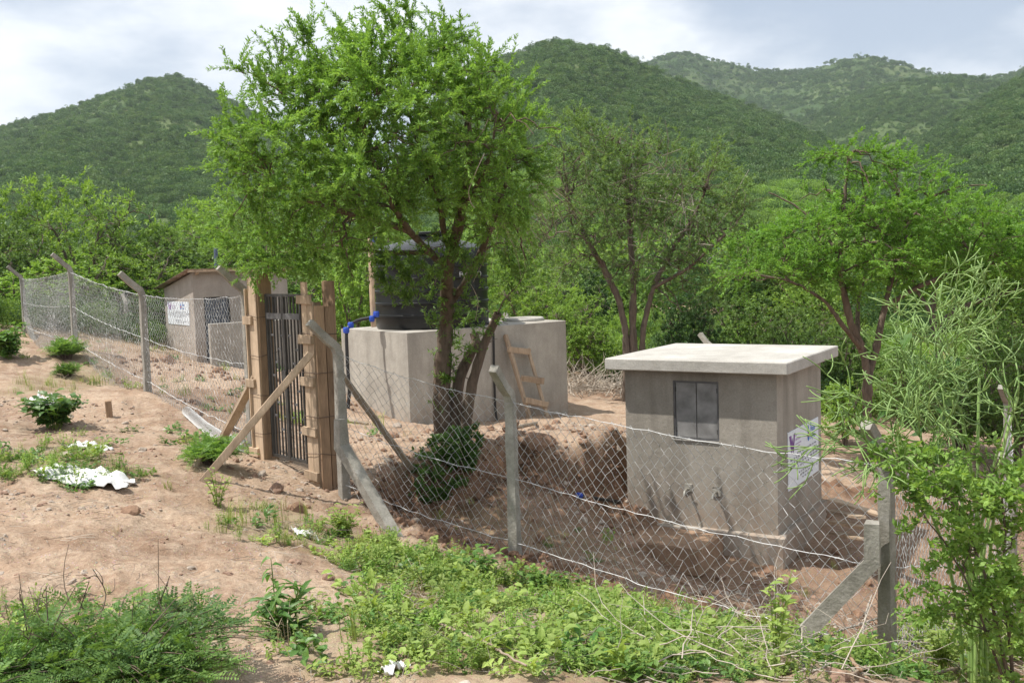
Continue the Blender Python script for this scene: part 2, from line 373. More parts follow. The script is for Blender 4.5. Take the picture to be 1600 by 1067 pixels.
M['leaf_light'] = m_leaf('fresh_leaf', (0.122, 0.227, 0.045), (0.23, 0.353, 0.09), 0.45)
M['leaf_hill2'] = m_leaf('hill_grass_leaf', (0.087, 0.151, 0.044), (0.158, 0.241, 0.082), 0.3)
M['leaf_hill'] = m_leaf('hill_bush_leaf', (0.051, 0.112, 0.034), (0.133, 0.218, 0.075), 0.3)

# ---------------------------------------------------------------- terrain
UP_PTS = np.array([
 (0, 0, -1.72), (-3, 0, -1.62), (3, 0, -1.85), (0, -4, -1.6), (-1.84, 4.5, -1.88), (-0.05, 4.5, -1.96), (1.74, 4.5, -2.12), (-3, 6, -1.84), (-2.5, 7.5, -2.05),
 (-0.9, 8.5, -2.64), (-0.5, 6.5, -2.3), (1.0, 6.3, -2.45), (0.47, 8.3, -2.93), (1.5, 8, -3.02), (2.8, 7.4, -3.2), (2.6, 6, -2.7), (4.6, 9, -3.7), (5.6, 10.8, -4.1), (5, 6, -3.1),
 (-6.4, 14, -1.93), (-4.4, 9.5, -1.95), (-8, 9, -1.75), (-11, 22, -1.66), (-13.2, 27, -1.41), (-9, 20.5, -1.43), (-5.9, 16, -1.88), (-3.3, 10.5, -2.15), (-3.8, 12.5, -2.18),
 (-3.1, 12, -2.28), (-2.03, 11.2, -2.52), (-2.6, 11.4, -2.36), (-1.33, 10.2, -2.74), (-0.12, 9.9, -3.02), (-8.8, 27.5, -2.4), (-7.4, 25.8, -2.45), (-5, 20, -2.3), (-5, 24, -2.5), (-6.8, 19, -2.2),
 (-2.1, 19.4, -3.08), (1.3, 21.9, -3.3), (-0.84, 13, -2.29), (1.45, 13.6, -2.5), (0.2, 14.5, -2.45), (0.9, 16, -2.65), (-1.6, 13, -2.45), (2.5, 17, -3.2), (-3, 15.5, -2.5),
 (3.2, 11.8, -3.86), (8.7, 24, -3.95), (4, 20, -3.5), (2, 27, -3.2), (-20, 25, -0.9), (-20, 10, -1.2), (-13, 13, -1.5), (-16, 40, -1.4), (0, 42, -2.6), (15, 32, -4.2), (20, 15, -4.6), (10, 10, -4.3), (9, 3, -3.4), (-4, 35, -2.4), (25, 40, -4), (-30, 40, -1.2), (-25, -5, -1), (12, -8, -3)])
LO_PTS = np.array([(-1.5, 11.5, -2.9), (-0.12, 9.9, -3.03), (-0.6, 12.0, -2.98), (0.4, 12.8, -2.78), (0.95, 12.4, -3.12), (1.4, 13.3, -3.3), (1.45, 12.7, -3.45), (1.55, 12.2, -3.58), (1.5, 11.5, -3.52), (2.05, 11.65, -3.84), (1.7, 11.75, -3.72), (2.3, 11.9, -3.88), (2.45, 12.45, -3.82), (2.65, 11.9, -3.88), (1.0, 10.5, -3.3), (2.2, 10.5, -3.6), (3.2, 11.8, -3.92), (2.8, 7.4, -3.2), (1.5, 8, -3.05), (5, 13, -4.0), (6, 9, -4.0), (-1, 12, -3.02), (2.0, 15, -2.9), (0.5, 11, -3.2)])
def tps_fit(P, lam=0.02):
    d = np.linalg.norm(P[:, None, :2] - P[None, :, :2], axis=2)
    K = np.where(d > 0, d * d * np.log(d + 1e-12), 0) + lam * np.eye(len(P))
    Q = np.c_[np.ones(len(P)), P[:, :2]]
    A = np.block([[K, Q], [Q.T, np.zeros((3, 3))]])
    return P[:, :2], np.linalg.solve(A, np.r_[P[:, 2], 0, 0, 0])
TU, TL = tps_fit(UP_PTS), tps_fit(LO_PTS)
def tps(T, x, y):
    out = np.full(x.shape, T[1][-3]) + T[1][-2] * x + T[1][-1] * y
    for (cx, cy_), w in zip(T[0], T[1]):
        d2 = (x - cx) ** 2 + (y - cy_) ** 2; out = out + w * 0.5 * d2 * np.log(d2 + 1e-12)
    return out
PIT = np.array([(-1.95, 11.5), (-1.55, 12.2), (-0.95, 12.45), (-0.45, 12.75), (0.05, 13.3), (0.45, 12.95), (0.8, 13.1), (1.35, 13.75), (2.2, 14.8), (4.2, 16.5), (8, 15), (8.5, 8), (3.2, 7.0), (0, 9.6), (-1.3, 10.6)])
def poly_sd(poly, x, y):
    """signed distance, positive inside"""
    dmin = np.full(x.shape, 1e9); ins = np.zeros(x.shape, bool); n = len(poly)
    for i in range(n):
        a, b = poly[i], poly[(i + 1) % n]; e = b - a
        t = np.clip(((x - a[0]) * e[0] + (y - a[1]) * e[1]) / (e @ e), 0, 1)
        dmin = np.minimum(dmin, np.hypot(x - a[0] - t * e[0], y - a[1] - t * e[1]))
        c = ((a[1] > y) != (b[1] > y)); xi = a[0] + (y - a[1]) / (e[1] if abs(e[1]) > 1e-9 else 1e-9) * e[0]
        ins ^= c & (x < xi)
    return np.where(ins, dmin, -dmin)
def bumpf(x, y, cx, cy_, r, h): return h * np.exp(-((x - cx) ** 2 + (y - cy_) ** 2) / (r * r))
def near_z(x, y):
    up = tps(TU, x, y); lo = tps(TL, x, y)
    sd = poly_sd(PIT, x, y) + 0.16 * fbm(x * 2.3, y * 2.3, 3, 5)
    w = smooth(-0.04, 0.24, sd) * smooth(0.0, 0.3, up - lo + 0.15)
    z = up * (1 - w) + np.minimum(lo, up) * w
    # spoil heaps and furrows inside the fence on the left, cut soil edges
    z = z + bumpf(x, y, -5.1, 17.2, 0.9, 0.22) + bumpf(x, y, -6.4, 19.4, 1.1, 0.25) + bumpf(x, y, -3.9, 15.0, 0.7, 0.16) - bumpf(x, y, -4.5, 16.1, 0.5, 0.25)
    z = z + bumpf(x, y, 0.9, 14.6, 0.8, 0.06) + bumpf(x, y, -2.05, 19.0, 0.7, 0.06) + bumpf(x, y, 0.6, 20.4, 0.8, 0.08)
    rough = 0.075 * fbm(x * 1.1, y * 1.1, 4, 9) + 0.034 * fbm(x * 5, y * 5, 3, 21) + 0.016 * fbm(x * 17, y * 17, 2, 33)
    clod = np.abs(fbm(x * 3.5, y * 3.5, 3, 44)) * smooth(-0.5, 0.1, sd) * (1 - smooth(0.5, 1.1, sd)) * 0.26
    return z + rough + clod

def prof(pts):
    A = []
    for px, py in pts:
        v = ray(px, py); A.append((math.atan2(v[0], v[1]), v[2] / math.hypot(v[0], v[1])))
    A.sort(); return np.array(A)
RIDGES = [
 (690, 0.22, prof([(-900, 400), (-600, 330), (-300, 290), (-100, 240), (0, 203), (60, 186), (130, 162), (180, 142), (230, 128), (270, 122), (300, 128), (340, 148), (380, 168), (440, 200), (500, 235), (560, 275), (650, 335), (720, 405), (760, 440)])),
 (520, 0.20, prof([(480, 440), (560, 330), (640, 230), (700, 155), (760, 105), (800, 86), (850, 67), (880, 65), (930, 73), (980, 92), (1040, 118), (1100, 145), (1160, 168), (1220, 190), (1280, 213), (1340, 250), (1420, 300), (1500, 345), (1600, 400), (1640, 430)])),
 (1300, 0.35, prof([(700, 380), (850, 210), (950, 130), (1000, 99), (1050, 86), (1085, 84), (1130, 97), (1180, 108), (1250, 113), (1290, 104), (1320, 93), (1360, 88), (1400, 100), (1450, 111), (1500, 119), (1540, 123), (1600, 112), (1700, 95), (1900, 110), (2300, 300)])),
 (930, 0.30, prof([(1050, 420), (1150, 255), (1230, 205), (1300, 168), (1340, 150), (1400, 130), (1450, 121), (1500, 122), (1560, 135), (1620, 152), (1700, 190), (1800, 300)])),
 (620, 0.22, prof([(1280, 420), (1330, 300), (1400, 243), (1450, 212), (1500, 180), (1550, 150), (1600, 118), (1700, 75), (1850, 40), (2050, 80), (2500, 300)])),
]
def far_z(x, y):
    r = np.hypot(x, y); th = np.arctan2(x, y)
    z = np.full(x.shape, -2.4) + 0.4 * fbm(x * 0.03, y * 0.03, 3, 3) * smooth(30, 80, r) + 0.012 * np.maximum(r - 45, 0) * smooth(-0.05, -0.3, th) + 0.004 * np.maximum(r - 45, 0)
    z = np.minimum(z, 6)
    for D, q0, A in RIDGES:
        E = np.interp(th, A[:, 0], A[:, 1], left=-0.02, right=-0.02)
        Dl = D * (1 + 0.10 * fbm(th * 5, 0 * th, 2, int(D)))
        q = r / Dl; t = np.clip((q - q0) / (1 - q0), 0, 1)
        s = np.where(q < 1, t ** 1.15, np.maximum(1 - 0.9 * (q - 1), -0.1))
        spur = fbm(th * 14 + 3, q * 2.2, 3, int(D) + 7) * t * (1 - t) * 0.30
        h = np.maximum(E, 0) * Dl * (s + np.where(q < 1, spur, 0))
        z = np.maximum(z, -2.4 + h + 2.4 * t + 0.004 * Dl * fbm(x * 0.05, y * 0.05, 3, 61) * t)
    return z
def H(x, y):
    x = np.asarray(x, float); y = np.asarray(y, float); r = np.hypot(x, y)
    w = smooth(32, 55, r); nz = near_z(np.clip(x, -32, 32), np.clip(y, -12, 46)); return nz * (1 - w) + far_z(x, y) * w
def hz(x, y): return float(H(np.array([x]), np.array([y]))[0])
def gp(px, py):
    """point of the ground seen at a pixel"""
    v = ray(px, py); t = np.linspace(2.0, 60, 1200); Z = H(v[0] * t, v[1] * t) - v[2] * t
    i = int(np.argmax(Z > 0)) or 1
    a = t[i - 1] + (t[i] - t[i - 1]) * (-Z[i - 1]) / (Z[i] - Z[i - 1] + 1e-9); return np.array([v[0] * a, v[1] * a, hz(v[0] * a, v[1] * a)])

# green patches (pixel outlines laid on the ground)
def gpoly(pts): return np.array([gp(a, b)[:2] for a, b in pts])
GREEN = [gpoly([(330, 800), (420, 785), (520, 820), (600, 838), (700, 868), (800, 895), (900, 915), (1000, 945), (1120, 965), (1240, 985), (1420, 1000), (1600, 960), (1600, 1066), (1200, 1066), (800, 1066), (420, 1066), (430, 990), (560, 940), (590, 900), (480, 860), (330, 830)]),
         gpoly([(0, 700), (90, 690), (180, 712), (240, 742), (150, 760), (0, 745)]), gpoly([(0, 600), (60, 585), (130, 575), (190, 598), (120, 612), (0, 625)]),
         gpoly([(60, 520), (150, 548), (190, 590), (150, 596), (90, 560)]), gpoly([(0, 950), (240, 950), (330, 1000), (340, 1066), (0, 1066)]),
         gpoly([(700, 790), (790, 800), (960, 850), (1000, 900), (860, 870), (720, 830)])]
def green_at(x, y):
    g = np.zeros(x.shape)
    for k, P in enumerate(GREEN):
        g = np.maximum(g, smooth(-0.22, 0.3, poly_sd(P, x, y) + 0.3 * fbm(x * 2.2, y * 2.2, 3, 70 + k)) * (0.45 if k == 5 else 1.0))
    r = np.hypot(x, y)
    return np.maximum(g, smooth(27, 33, r + 3 * fbm(x * 0.3, y * 0.3, 2, 90)))
def polar_sheet(name, rs, mat, attrs):
    th = np.concatenate([np.linspace(-math.pi, -0.72, 60)[:-1], np.linspace(-0.72, 0.72, 620), np.linspace(0.72, math.pi, 60)[1:-1]])
    R_, T_ = np.meshgrid(rs, th, indexing='ij'); x = R_ * np.sin(T_); y = R_ * np.cos(T_); z = H(x, y)
    nr, nt = R_.shape; V = np.stack([x, y, z], -1).reshape(-1, 3)
    i = np.arange(nr - 1)[:, None] * nt; j = np.arange(nt)[None, :]; j2 = (j + 1) % nt
    F = np.stack([i + j, i + nt + j, i + nt + j2, i + j2], -1).reshape(-1, 4)
    me = new_mesh(name, V, F, True)
    if attrs:
        a = me.attributes.new('moist_shade', 'FLOAT', 'POINT'); sd = poly_sd(PIT, x.ravel(), y.ravel())
        mo = smooth(-0.12, 0.15, sd + 0.15 * fbm(x.ravel() * 2.3, y.ravel() * 2.3, 3, 5)) * (1 - 0.4 * smooth(0.35, 1.0, sd))  # strongest along the cut bank: moist soil with shade painted in
        mo = np.maximum(mo, 0.55 * smooth(0.1, 0.25, bumpf(x, y, -4.6, 16.6, 1.2, 0.4).ravel() + 0.1 * fbm(x.ravel(), y.ravel(), 3, 8)))
        a.data.foreach_set('value', np.clip(mo, 0, 1).astype(np.float32))
        g = me.attributes.new('green', 'FLOAT', 'POINT'); g.data.foreach_set('value', np.clip(green_at(x.ravel(), y.ravel()), 0, 1).astype(np.float32))
    return structure(obj(name, me, mat))
RS = np.concatenate([[0.02], np.geomspace(0.5, 2.5, 24)[:-1], np.geomspace(2.5, 18, 235)[:-1], np.geomspace(18, 60, 70)])
polar_sheet('ground', RS, M['soil'], True)
polar_sheet('hills', np.geomspace(60, 2600, 190), M['hill'], False)

# ---------------------------------------------------------------- plants: generators
def leaf_quads(P, D, N, L, W, mid=0.45):
    """one flat diamond leaf per row"""
    S = nrm(np.cross(D, N)); a = P; b = P + D * (L * mid)[:, None] + S * (W / 2)[:, None]
    c = P + D * L[:, None]; d = P + D * (L * mid)[:, None] - S * (W / 2)[:, None]
    V = np.stack([a, b, c, d], 1).reshape(-1, 3); F = np.arange(len(P) * 4).reshape(-1, 4); return V, F
def leaf_folded(P, D, N, L, W, fold=0.25, droop=0.25):
    """broad leaf: six points, folded on the midrib and drooping at the tip"""
    S = nrm(np.cross(D, N)); Nn = np.cross(S, D)
    l, w = L[:, None], W[:, None]
    m1 = P + D * l * 0.33; m2 = P + D * l * 0.7 - Nn * l * droop * 0.4; tip = P + D * l - Nn * l * droop
    V = np.stack([P, m1 + S * w * 0.5 + Nn * w * fold, m2 + S * w * 0.38 + Nn * w * fold, tip, m2 - S * w * 0.38 + Nn * w * fold, m1 - S * w * 0.5 + Nn * w * fold, m1, m2], 1).reshape(-1, 3)
    b = np.arange(len(P))[:, None] * 8
    F = np.concatenate([b + np.array([[0, 6, 1, 1]]), b + np.array([[6, 7, 2, 1]]), b + np.array([[7, 3, 2, 2]]), b + np.array([[0, 5, 6, 6]]), b + np.array([[5, 4, 7, 6]]), b + np.array([[4, 3, 7, 7]])])
    return V, F
def quads_to_mesh(name, V, F, sm=False):
    m = MB(); m.add(V, F); return m.mesh(name, sm)
def rand_dirs(n, g): return nrm(g.normal(size=(n, 3)))
def sample_env(g, ells, n, shell=3.5):
    vol = np.array([e[1][0] * e[1][1] * e[1][2] for e in ells]) ** 0.8; k = g.choice(len(ells), n, p=vol / vol.sum())
    c = np.array([e[0] for e in ells])[k]; r = np.array([e[1] for e in ells])[k]
    return c + rand_dirs(n, g) * r * (g.random(n) ** (1 / shell))[:, None], c
def bez(p0, d0, p1, k, bend=0.45):
    L = np.linalg.norm(p1 - p0, axis=1, keepdims=True); c = p0 + d0 * L * bend; t = np.linspace(0, 1, k)[None, :, None]
    return (1 - t) ** 2 * p0[:, None] + 2 * t * (1 - t) * c[:, None] + t ** 2 * p1[:, None]
def resample(pts, step):
    pts = np.asarray(pts, float); d = np.r_[0, np.cumsum(np.linalg.norm(np.diff(pts, axis=0), axis=1))]
    n = max(3, int(d[-1] / step) + 1); s = np.linspace(0, d[-1], n)
    P = np.stack([np.interp(s, d, pts[:, i]) for i in range(3)], 1)
    for _ in range(2): P[1:-1] = 0.25 * P[:-2] + 0.5 * P[1:-1] + 0.25 * P[2:]
    return P
def grow(seed, limbs, ells, counts, radii, lmax, leaf=None, kink=0.02, up=0.15, under=0.6, bare=None, plume=0.45):
    """limbs: [(points, r0, r1)]; envelope ellipsoids; branches of finer and finer order reach points of the envelope.
    returns wood (V,F) and leaf (V,F)"""
    g = np.random.default_rng(seed); wood = MB()
    NP, ND, NR = [], [], []
    for pts, r0, r1 in limbs:
        P = resample(pts, 0.12); n = len(P); P = P + g.normal(0, kink * 0.5, P.shape) * np.linspace(0, 1, n)[:, None]
        R = np.linspace(r0, r1, n) * (1 + 0.08 * g.normal(size=n)); wood.add(*tubes(P[None], R[None], 8, False))
        T = nrm(np.gradient(P, axis=0)); s = n // 3
        NP.append(P[s:]); ND.append(T[s:]); NR.append(R[s:])
    tw = None
    for lev, n in enumerate(counts):
        T, ctr = sample_env(g, ells, n, 3.0 if lev < 2 else 2.6)
        if lev == len(counts) - 1: T = ctr + (T - ctr) * (1 + plume * g.random((n, 1)) ** 3)
        P, D, R = np.concatenate(NP), np.concatenate(ND), np.concatenate(NR)
        idx = np.empty(n, int)
        for a in range(0, n, 400):
            d = T[a:a + 400, None] - P[None]; dist = np.linalg.norm(d, axis=2)
            cost = dist + under * np.maximum(0, -d[..., 2]) + 0.15 * dist * g.random(dist.shape); idx[a:a + 400] = cost.argmin(1)
        p0 = P[idx]; v = T - p0; L = np.linalg.norm(v, axis=1); f = np.minimum(1, lmax[lev] * (0.6 + 0.4 * g.random(n)) / np.maximum(L, 1e-6)); p1 = p0 + v * f[:, None]
        out = nrm(p0 - ctr + 1e-6)
        short = L * f < 0.3 * lmax[lev]
        p1 = np.where(short[:, None], p0 + nrm(out + rand_dirs(n, g) * 0.8 + np.array([0, 0, up])) * (lmax[lev] * 0.5), p1)
        d0 = nrm(D[idx] * 0.6 + nrm(p1 - p0) * 0.5 + rand_dirs(n, g) * 0.25 + np.array([0, 0, up]))
        k = (9, 7, 5, 4)[min(lev, 3)]; B = bez(p0, d0, p1, k); B[:, 1:-1] += g.normal(0, kink * lmax[lev], B[:, 1:-1].shape)
        r0 = np.minimum(R[idx] * 0.75, radii[lev]); rr = r0[:, None] * np.linspace(1, 0.4, k)[None]
        wood.add(*tubes(B, rr, 5 if lev == 0 else (4 if lev == 1 else 3), False))
        NP.append(B[:, 1:].reshape(-1, 3)); ND.append(nrm(np.gradient(B, axis=1))[:, 1:].reshape(-1, 3)); NR.append(rr[:, 1:].reshape(-1)); tw = B
    lv = None
    if leaf:
        B = tw
        if bare is not None: B = B[g.random(len(B)) > bare]
        m, per = leaf['m'], leaf['per']; N = len(B); k = B.shape[1]
        t = np.linspace(leaf.get('t0', 0.15), 1.0, m); i = np.minimum((t * (k - 1)).astype(int), k - 2); fr = (t * (k - 1) - i)[None, :, None]
        pos = B[:, i] * (1 - fr) + B[:, i + 1] * fr; tan = nrm(B[:, i + 1] - B[:, i])
        pos = np.repeat(pos.reshape(-1, 3), per, 0); tan = np.repeat(tan.reshape(-1, 3), per, 0); n = len(pos)
        keep = g.random(n) < leaf.get('keep', 0.9); pos, tan = pos[keep], tan[keep]; n = len(pos)
        rd = rand_dirs(n, g); rd[:, 2] *= leaf.get('flat', 0.6); perp = nrm(rd - (rd * tan).sum(1, keepdims=True) * tan)
        D = nrm(tan * leaf.get('fwd', 0.5) + perp + np.array([0, 0, leaf.get('lift', 0.1)])); Nn = nrm(rand_dirs(n, g) * 0.7 + np.array([0, 0, 1.0]))
        Ls = leaf['L'] * (0.65 + 0.6 * g.random(n)); Ws = leaf['W'] * (0.75 + 0.5 * g.random(n))
        lv = leaf_quads(pos + g.normal(0, leaf.get('jit', 0.008), pos.shape), D, Nn, Ls, Ws)
    return wood, lv
def put_tree(name, label, cat, base, wood, lv, m_w, m_l, group=None, wname='trunk', lname='crown'):
    t = thing(name, label, cat, base, group)
    obj(wname, wood.mesh(name + '_' + wname, True), m_w, t)
    if lv is not None: obj(lname, new_mesh(name + '_' + lname, *lv), m_l, t)
    return t

# ---- the big acacia in front of the tank
TY = 13.0
def lean_of(py): return -2.0 * float(np.clip((500 - py) / 240, 0, 1))
def tp(px, py, dy=0.0): return at(px, py, TY + dy + lean_of(py))      # the crown leans to the camera side
base = tp(706, 700); base[2] = hz(base[0], base[1])
lo = np.array([0, 0, -0.12])
limbs = [
 ([tp(692, 700) + lo, tp(690, 620, -.05), tp(692, 560, -.08), tp(700, 490, -.08), tp(697, 430, -.05), tp(706, 395), tp(722, 330, .1), tp(735, 250, .2), tp(730, 150, .25)], 0.125, 0.030),
 ([tp(712, 698) + lo, tp(712, 620, .05), tp(722, 570, .05), tp(748, 540, .05), tp(740, 520, .1)], 0.105, 0.055),
 ([tp(720, 696) + lo, tp(732, 630, -.15), tp(745, 570, -.2), tp(762, 525, -.22), tp(779, 487, -.22)], 0.078, 0.048),
 ([tp(699, 420), tp(672, 395, -.1), tp(640, 362, -.25), tp(618, 330, -.4), tp(590, 270, -.5), tp(560, 190, -.5)], 0.05, 0.018),
 ([tp(700, 480, -.05), tp(728, 440, .05), tp(752, 395, .15), tp(768, 350, .3), tp(792, 290, .5), tp(800, 220, .6)], 0.048, 0.018),
 ([tp(705, 398), tp(692, 360, .1), tp(688, 310, .3), tp(660, 250, .5), tp(640, 170, .6)], 0.045, 0.016),
 ([tp(640, 362, -.25), tp(590, 345, -.5), tp(530, 330, -.7), tp(470, 310, -.8), tp(420, 270, -.8)], 0.034, 0.012),
 ([tp(672, 395, -.1), tp(600, 395, .1), tp(540, 385, .25), tp(480, 385, .3), tp(430, 395, .3)], 0.03, 0.010),
 ([tp(722, 330, .1), tp(745, 290, -.3), tp(770, 240, -.6), tp(775, 180, -.7)], 0.03, 0.012),
 ([tp(590, 270, -.5), tp(540, 220, -.6), tp(470, 170, -.6), tp(420, 130, -.5)], 0.024, 0.008),
]
def el(px, py, rx, ry, dy, rz):
    D_ = TY + dy + lean_of(py); return (tp(px, py, dy), np.array([rx * D_ / F_PX, rz * .85, ry * D_ / F_PX]))
ells = [el(620, 205, 160, 125, -.3, 1.8), el(600, 95, 115, 62, -.3, 1.3), el(690, 108, 90, 65, -.1, 1.2), el(505, 128, 75, 62, -.4, 1.1), el(455, 235, 90, 90, -.5, 1.4), el(442, 355, 92, 68, -.3, 1.3), el(545, 315, 115, 62, -.4, 1.6), el(590, 150, 90, 90, -.5, 1.3), el(420, 150, 45, 45, -.4, .7), el(390, 270, 35, 60, -.4, .7),
        el(760, 220, 80, 110, .2, 1.4), el(770, 320, 65, 50, .5, 1.0), el(650, 285, 110, 48, .6, 1.0), el(445, 405, 70, 36, -.2, .8), el(530, 400, 55, 34, .1, .8), el(390, 210, 45, 60, -.4, .7), el(800, 260, 45, 80, .2, .8)]
wood, lv = grow(101, limbs, ells, (50, 250, 2500), (0.02, 0.009, 0.0045), (1.4, 0.9, 0.72), dict(m=32, per=3, L=0.046, W=0.0155, keep=0.96, fwd=0.95, lift=0.05, jit=0.005, t0=.08), plume=.6)
acacia = put_tree('acacia_tree', 'large feathery green acacia with several stems in front of the black water tank', 'tree', base, wood, lv, M['bark'], M['leaf_acacia'])
# leafy shoots on the stems, hanging sprays over the tank and pale dead twigs
ells2 = [el(700, 480, 34, 28, -.15, .3), el(752, 500, 30, 26, -.2, .25), el(640, 440, 55, 42, -.1, .4), el(605, 410, 45, 40, .0, .4), el(690, 400, 50, 35, -.3, .4), el(740, 400, 30, 40, -.1, .3), el(690, 590, 26, 60, -.1, .15), el(720, 540, 40, 30, -.1, .2), el(800, 400, 40, 50, .6, .4)]
w2, l2 = grow(102, [limbs[0], limbs[1], limbs[2], limbs[4]], ells2, (16, 60, 340), (0.01, 0.006, 0.0035), (0.6, 0.4, 0.3), dict(m=11, per=3, L=0.066, W=0.019, fwd=0.6, lift=-0.05))
w2b = MB(); w2b.add(*tubes(bez(tp(700, 400)[None], np.array([[-.3, 0, -1.]]), tp(640, 500)[None], 6), np.full((1, 6), 0.004), 3))
obj('shoots', new_mesh('acacia_shoots', *l2), M['leaf_acacia'], acacia)
obj('twigs', w2.mesh('acacia_twigs', True), M['bark'], acacia)
gt = np.random.default_rng(7); dead = MB()
P0 = np.array([tp(790, 330, .3), tp(815, 320, .4), tp(770, 350, .1), tp(830, 300, .5)])[gt.integers(0, 4, 60)] + gt.normal(0, .08, (60, 3))
P1 = P0 + np.stack([gt.normal(.35, .25, 60), gt.normal(0, .25, 60), gt.normal(-.35, .2, 60)], 1)
dead.add(*tubes(bez(P0, np.tile(np.array([[.5, 0, .4]]), (60, 1)), P1, 6) + gt.normal(0, .012, (60, 6, 3)), np.tile(np.linspace(.005, .0018, 6), (60, 1)), 3))
stuff(obj('dead_twigs', dead.mesh('acacia_dead_twigs'), M['deadwood'], acacia))
for pl in ([tp(757, 240, -1.2), tp(745, 265, -1.25), tp(731, 300, -1.3), tp(737, 322, -1.3), tp(742, 305 + 20, -1.3)], [tp(722, 430, -.3), tp(738, 447, -.35), tp(748, 470, -.35), tp(743, 500, -.3)]):
    obj('dead_tendril', MB().tube(resample(pl, .04), 0.0045, 4).mesh('acacia_tendril'), M['greywood'], acacia)

# ---- bushy thorn tree with bare twigs behind the kiosk
def mk(Y):
    return lambda px, py, dy=0.0: at(px, py, Y + dy)
t2 = mk(24.0); s2 = 24.0 / F_PX
b2 = t2(985, 560); b2[2] = hz(b2[0], b2[1])
limbs = [([np.array([b2[0] - .1, b2[1], b2[2] - .1]), t2(978, 520), t2(968, 470), t2(945, 420), t2(915, 370, -.3), t2(885, 310, -.5)], .11, .03),
         ([np.array([b2[0] + .1, b2[1], b2[2] - .1]), t2(988, 500), t2(990, 440), t2(985, 380, .2), t2(980, 300, .3), t2(970, 240, .4)], .12, .03),
         ([np.array([b2[0] + .2, b2[1], b2[2] - .1]), t2(1005, 510), t2(1020, 450), t2(1050, 390, .2), t2(1090, 330, .3), t2(1110, 270)], .09, .025),
         ([t2(968, 470), t2(930, 400, .4), t2(900, 340, .6), t2(870, 260, .7)], .06, .02), ([t2(1020, 450), t2(1075, 420, -.4), t2(1130, 370, -.5), t2(1165, 330, -.5)], .05, .015)]
def e2(px, py, rx, ry, dy, rz): return (t2(px, py, dy), np.array([rx * s2, rz, ry * s2]))
ells = [e2(930, 300, 85, 90, -.3, 1.6), e2(900, 230, 60, 60, -.3, 1.2), e2(1000, 280, 90, 80, .2, 1.6), e2(1080, 300, 80, 75, .2, 1.5), e2(1140, 350, 45, 55, -.3, 1), e2(880, 380, 45, 60, -.3, .9), e2(1010, 400, 70, 60, 0, 1.2), e2(1120, 420, 60, 50, 0, 1)]
wood, lv = grow(111, limbs, ells, (60, 300, 1500), (.028, .013, .0075), (1.7, 1.1, 1.0), dict(m=18, per=3, L=.075, W=.026, keep=.9, fwd=.9, t0=.1), bare=.18, kink=.03, plume=.5)
put_tree('thorn_tree', 'bushy thorn tree with many bare brown twigs behind the kiosk roof', 'tree', b2, wood, lv, M['bark2'], M['leaf_acacia2'])
tr_ = bpy.data.objects['thorn_tree']
gt = np.random.default_rng(71); n = 90
P0 = np.array([t2(1000, 330), t2(1060, 320), t2(960, 320), t2(1030, 390), t2(1080, 390)])[gt.integers(0, 5, n)] + gt.normal(0, .4, (n, 3))
P1 = P0 + nrm(gt.normal(size=(n, 3)) + np.array([.2, -.5, .8])) * gt.uniform(.6, 1.7, (n, 1))
dead = MB(); dead.add(*tubes(bez(P0, rand_dirs(n, gt), P1, 6, .3) + gt.normal(0, .03, (n, 6, 3)), np.tile(np.linspace(.014, .005, 6), (n, 1)), 3))
stuff(obj('bare_branches', dead.mesh('thorn_bare'), M['greywood'], tr_))

# ---- flat-topped acacia on the right
t3 = mk(18.0); s3 = 18.0 / F_PX
b3 = t3(1352, 648); b3[2] = hz(b3[0], b3[1])
limbs = [([b3 + np.array([0, 0, -.1]), t3(1356, 590), t3(1350, 550), t3(1330, 510, -.1), t3(1318, 460, -.2), t3(1312, 400, -.2), t3(1318, 330, -.2), t3(1325, 250, -.2)], .105, .025),
         ([t3(1356, 590), t3(1370, 540, .1), t3(1382, 480, .2), t3(1395, 430, .3), t3(1410, 360, .4), t3(1400, 290, .5)], .075, .022),
         ([t3(1350, 550), t3(1318, 510, -.4), t3(1290, 470, -.6), t3(1240, 440, -.8), t3(1190, 430, -.8)], .05, .015),
         ([t3(1382, 480, .2), t3(1430, 450, 0), t3(1490, 425, -.2), t3(1560, 415, -.3), t3(1620, 400, -.3)], .05, .016),
         ([t3(1312, 400, -.2), t3(1280, 350, .3), t3(1240, 320, .5), t3(1200, 300, .6)], .035, .012),
         ([t3(1410, 360, .4), t3(1450, 310, .2), t3(1500, 290, 0), t3(1540, 290, 0)], .035, .012),
         ([t3(1340, 530), t3(1340, 470, .6), t3(1355, 420, 1.0), t3(1350, 360, 1.3)], .045, .015)]
def e3(px, py, rx, ry, dy, rz): return (t3(px, py, dy), np.array([rx * s3, rz, ry * s3]))
ells = [e3(1330, 330, 100, 21, 0, 1.5), e3(1320, 245, 60, 27, -.2, .8), e3(1260, 360, 80, 21, -.1, 1.3), e3(1210, 420, 80, 23, -.3, 1.2), e3(1420, 330, 110, 32, .2, 1.6), e3(1500, 360, 100, 30, 0, 1.6), e3(1570, 390, 90, 28, -.2, 1.5), e3(1400, 270, 70, 20, .3, .9),
        e3(1350, 400, 120, 21, 0, 1.8), e3(1470, 420, 120, 18, 0, 1.5), e3(1290, 440, 70, 21, -.2, 1), e3(1180, 380, 50, 18, 0, .8), e3(1620, 360, 60, 28, 0, 1)]
wood, lv = grow(121, limbs, ells, (54, 240, 1700), (.022, .010, .0055), (1.5, 1.0, .85), dict(m=22, per=3, L=.066, W=.023, keep=.95, fwd=.9, flat=.25, lift=.03, t0=.08), up=.0, plume=.5)
put_tree('acacia_tree', 'flat layered bright green acacia to the right of the kiosk', 'tree', b3, wood, lv, M['bark'], M['leaf_acacia3'])
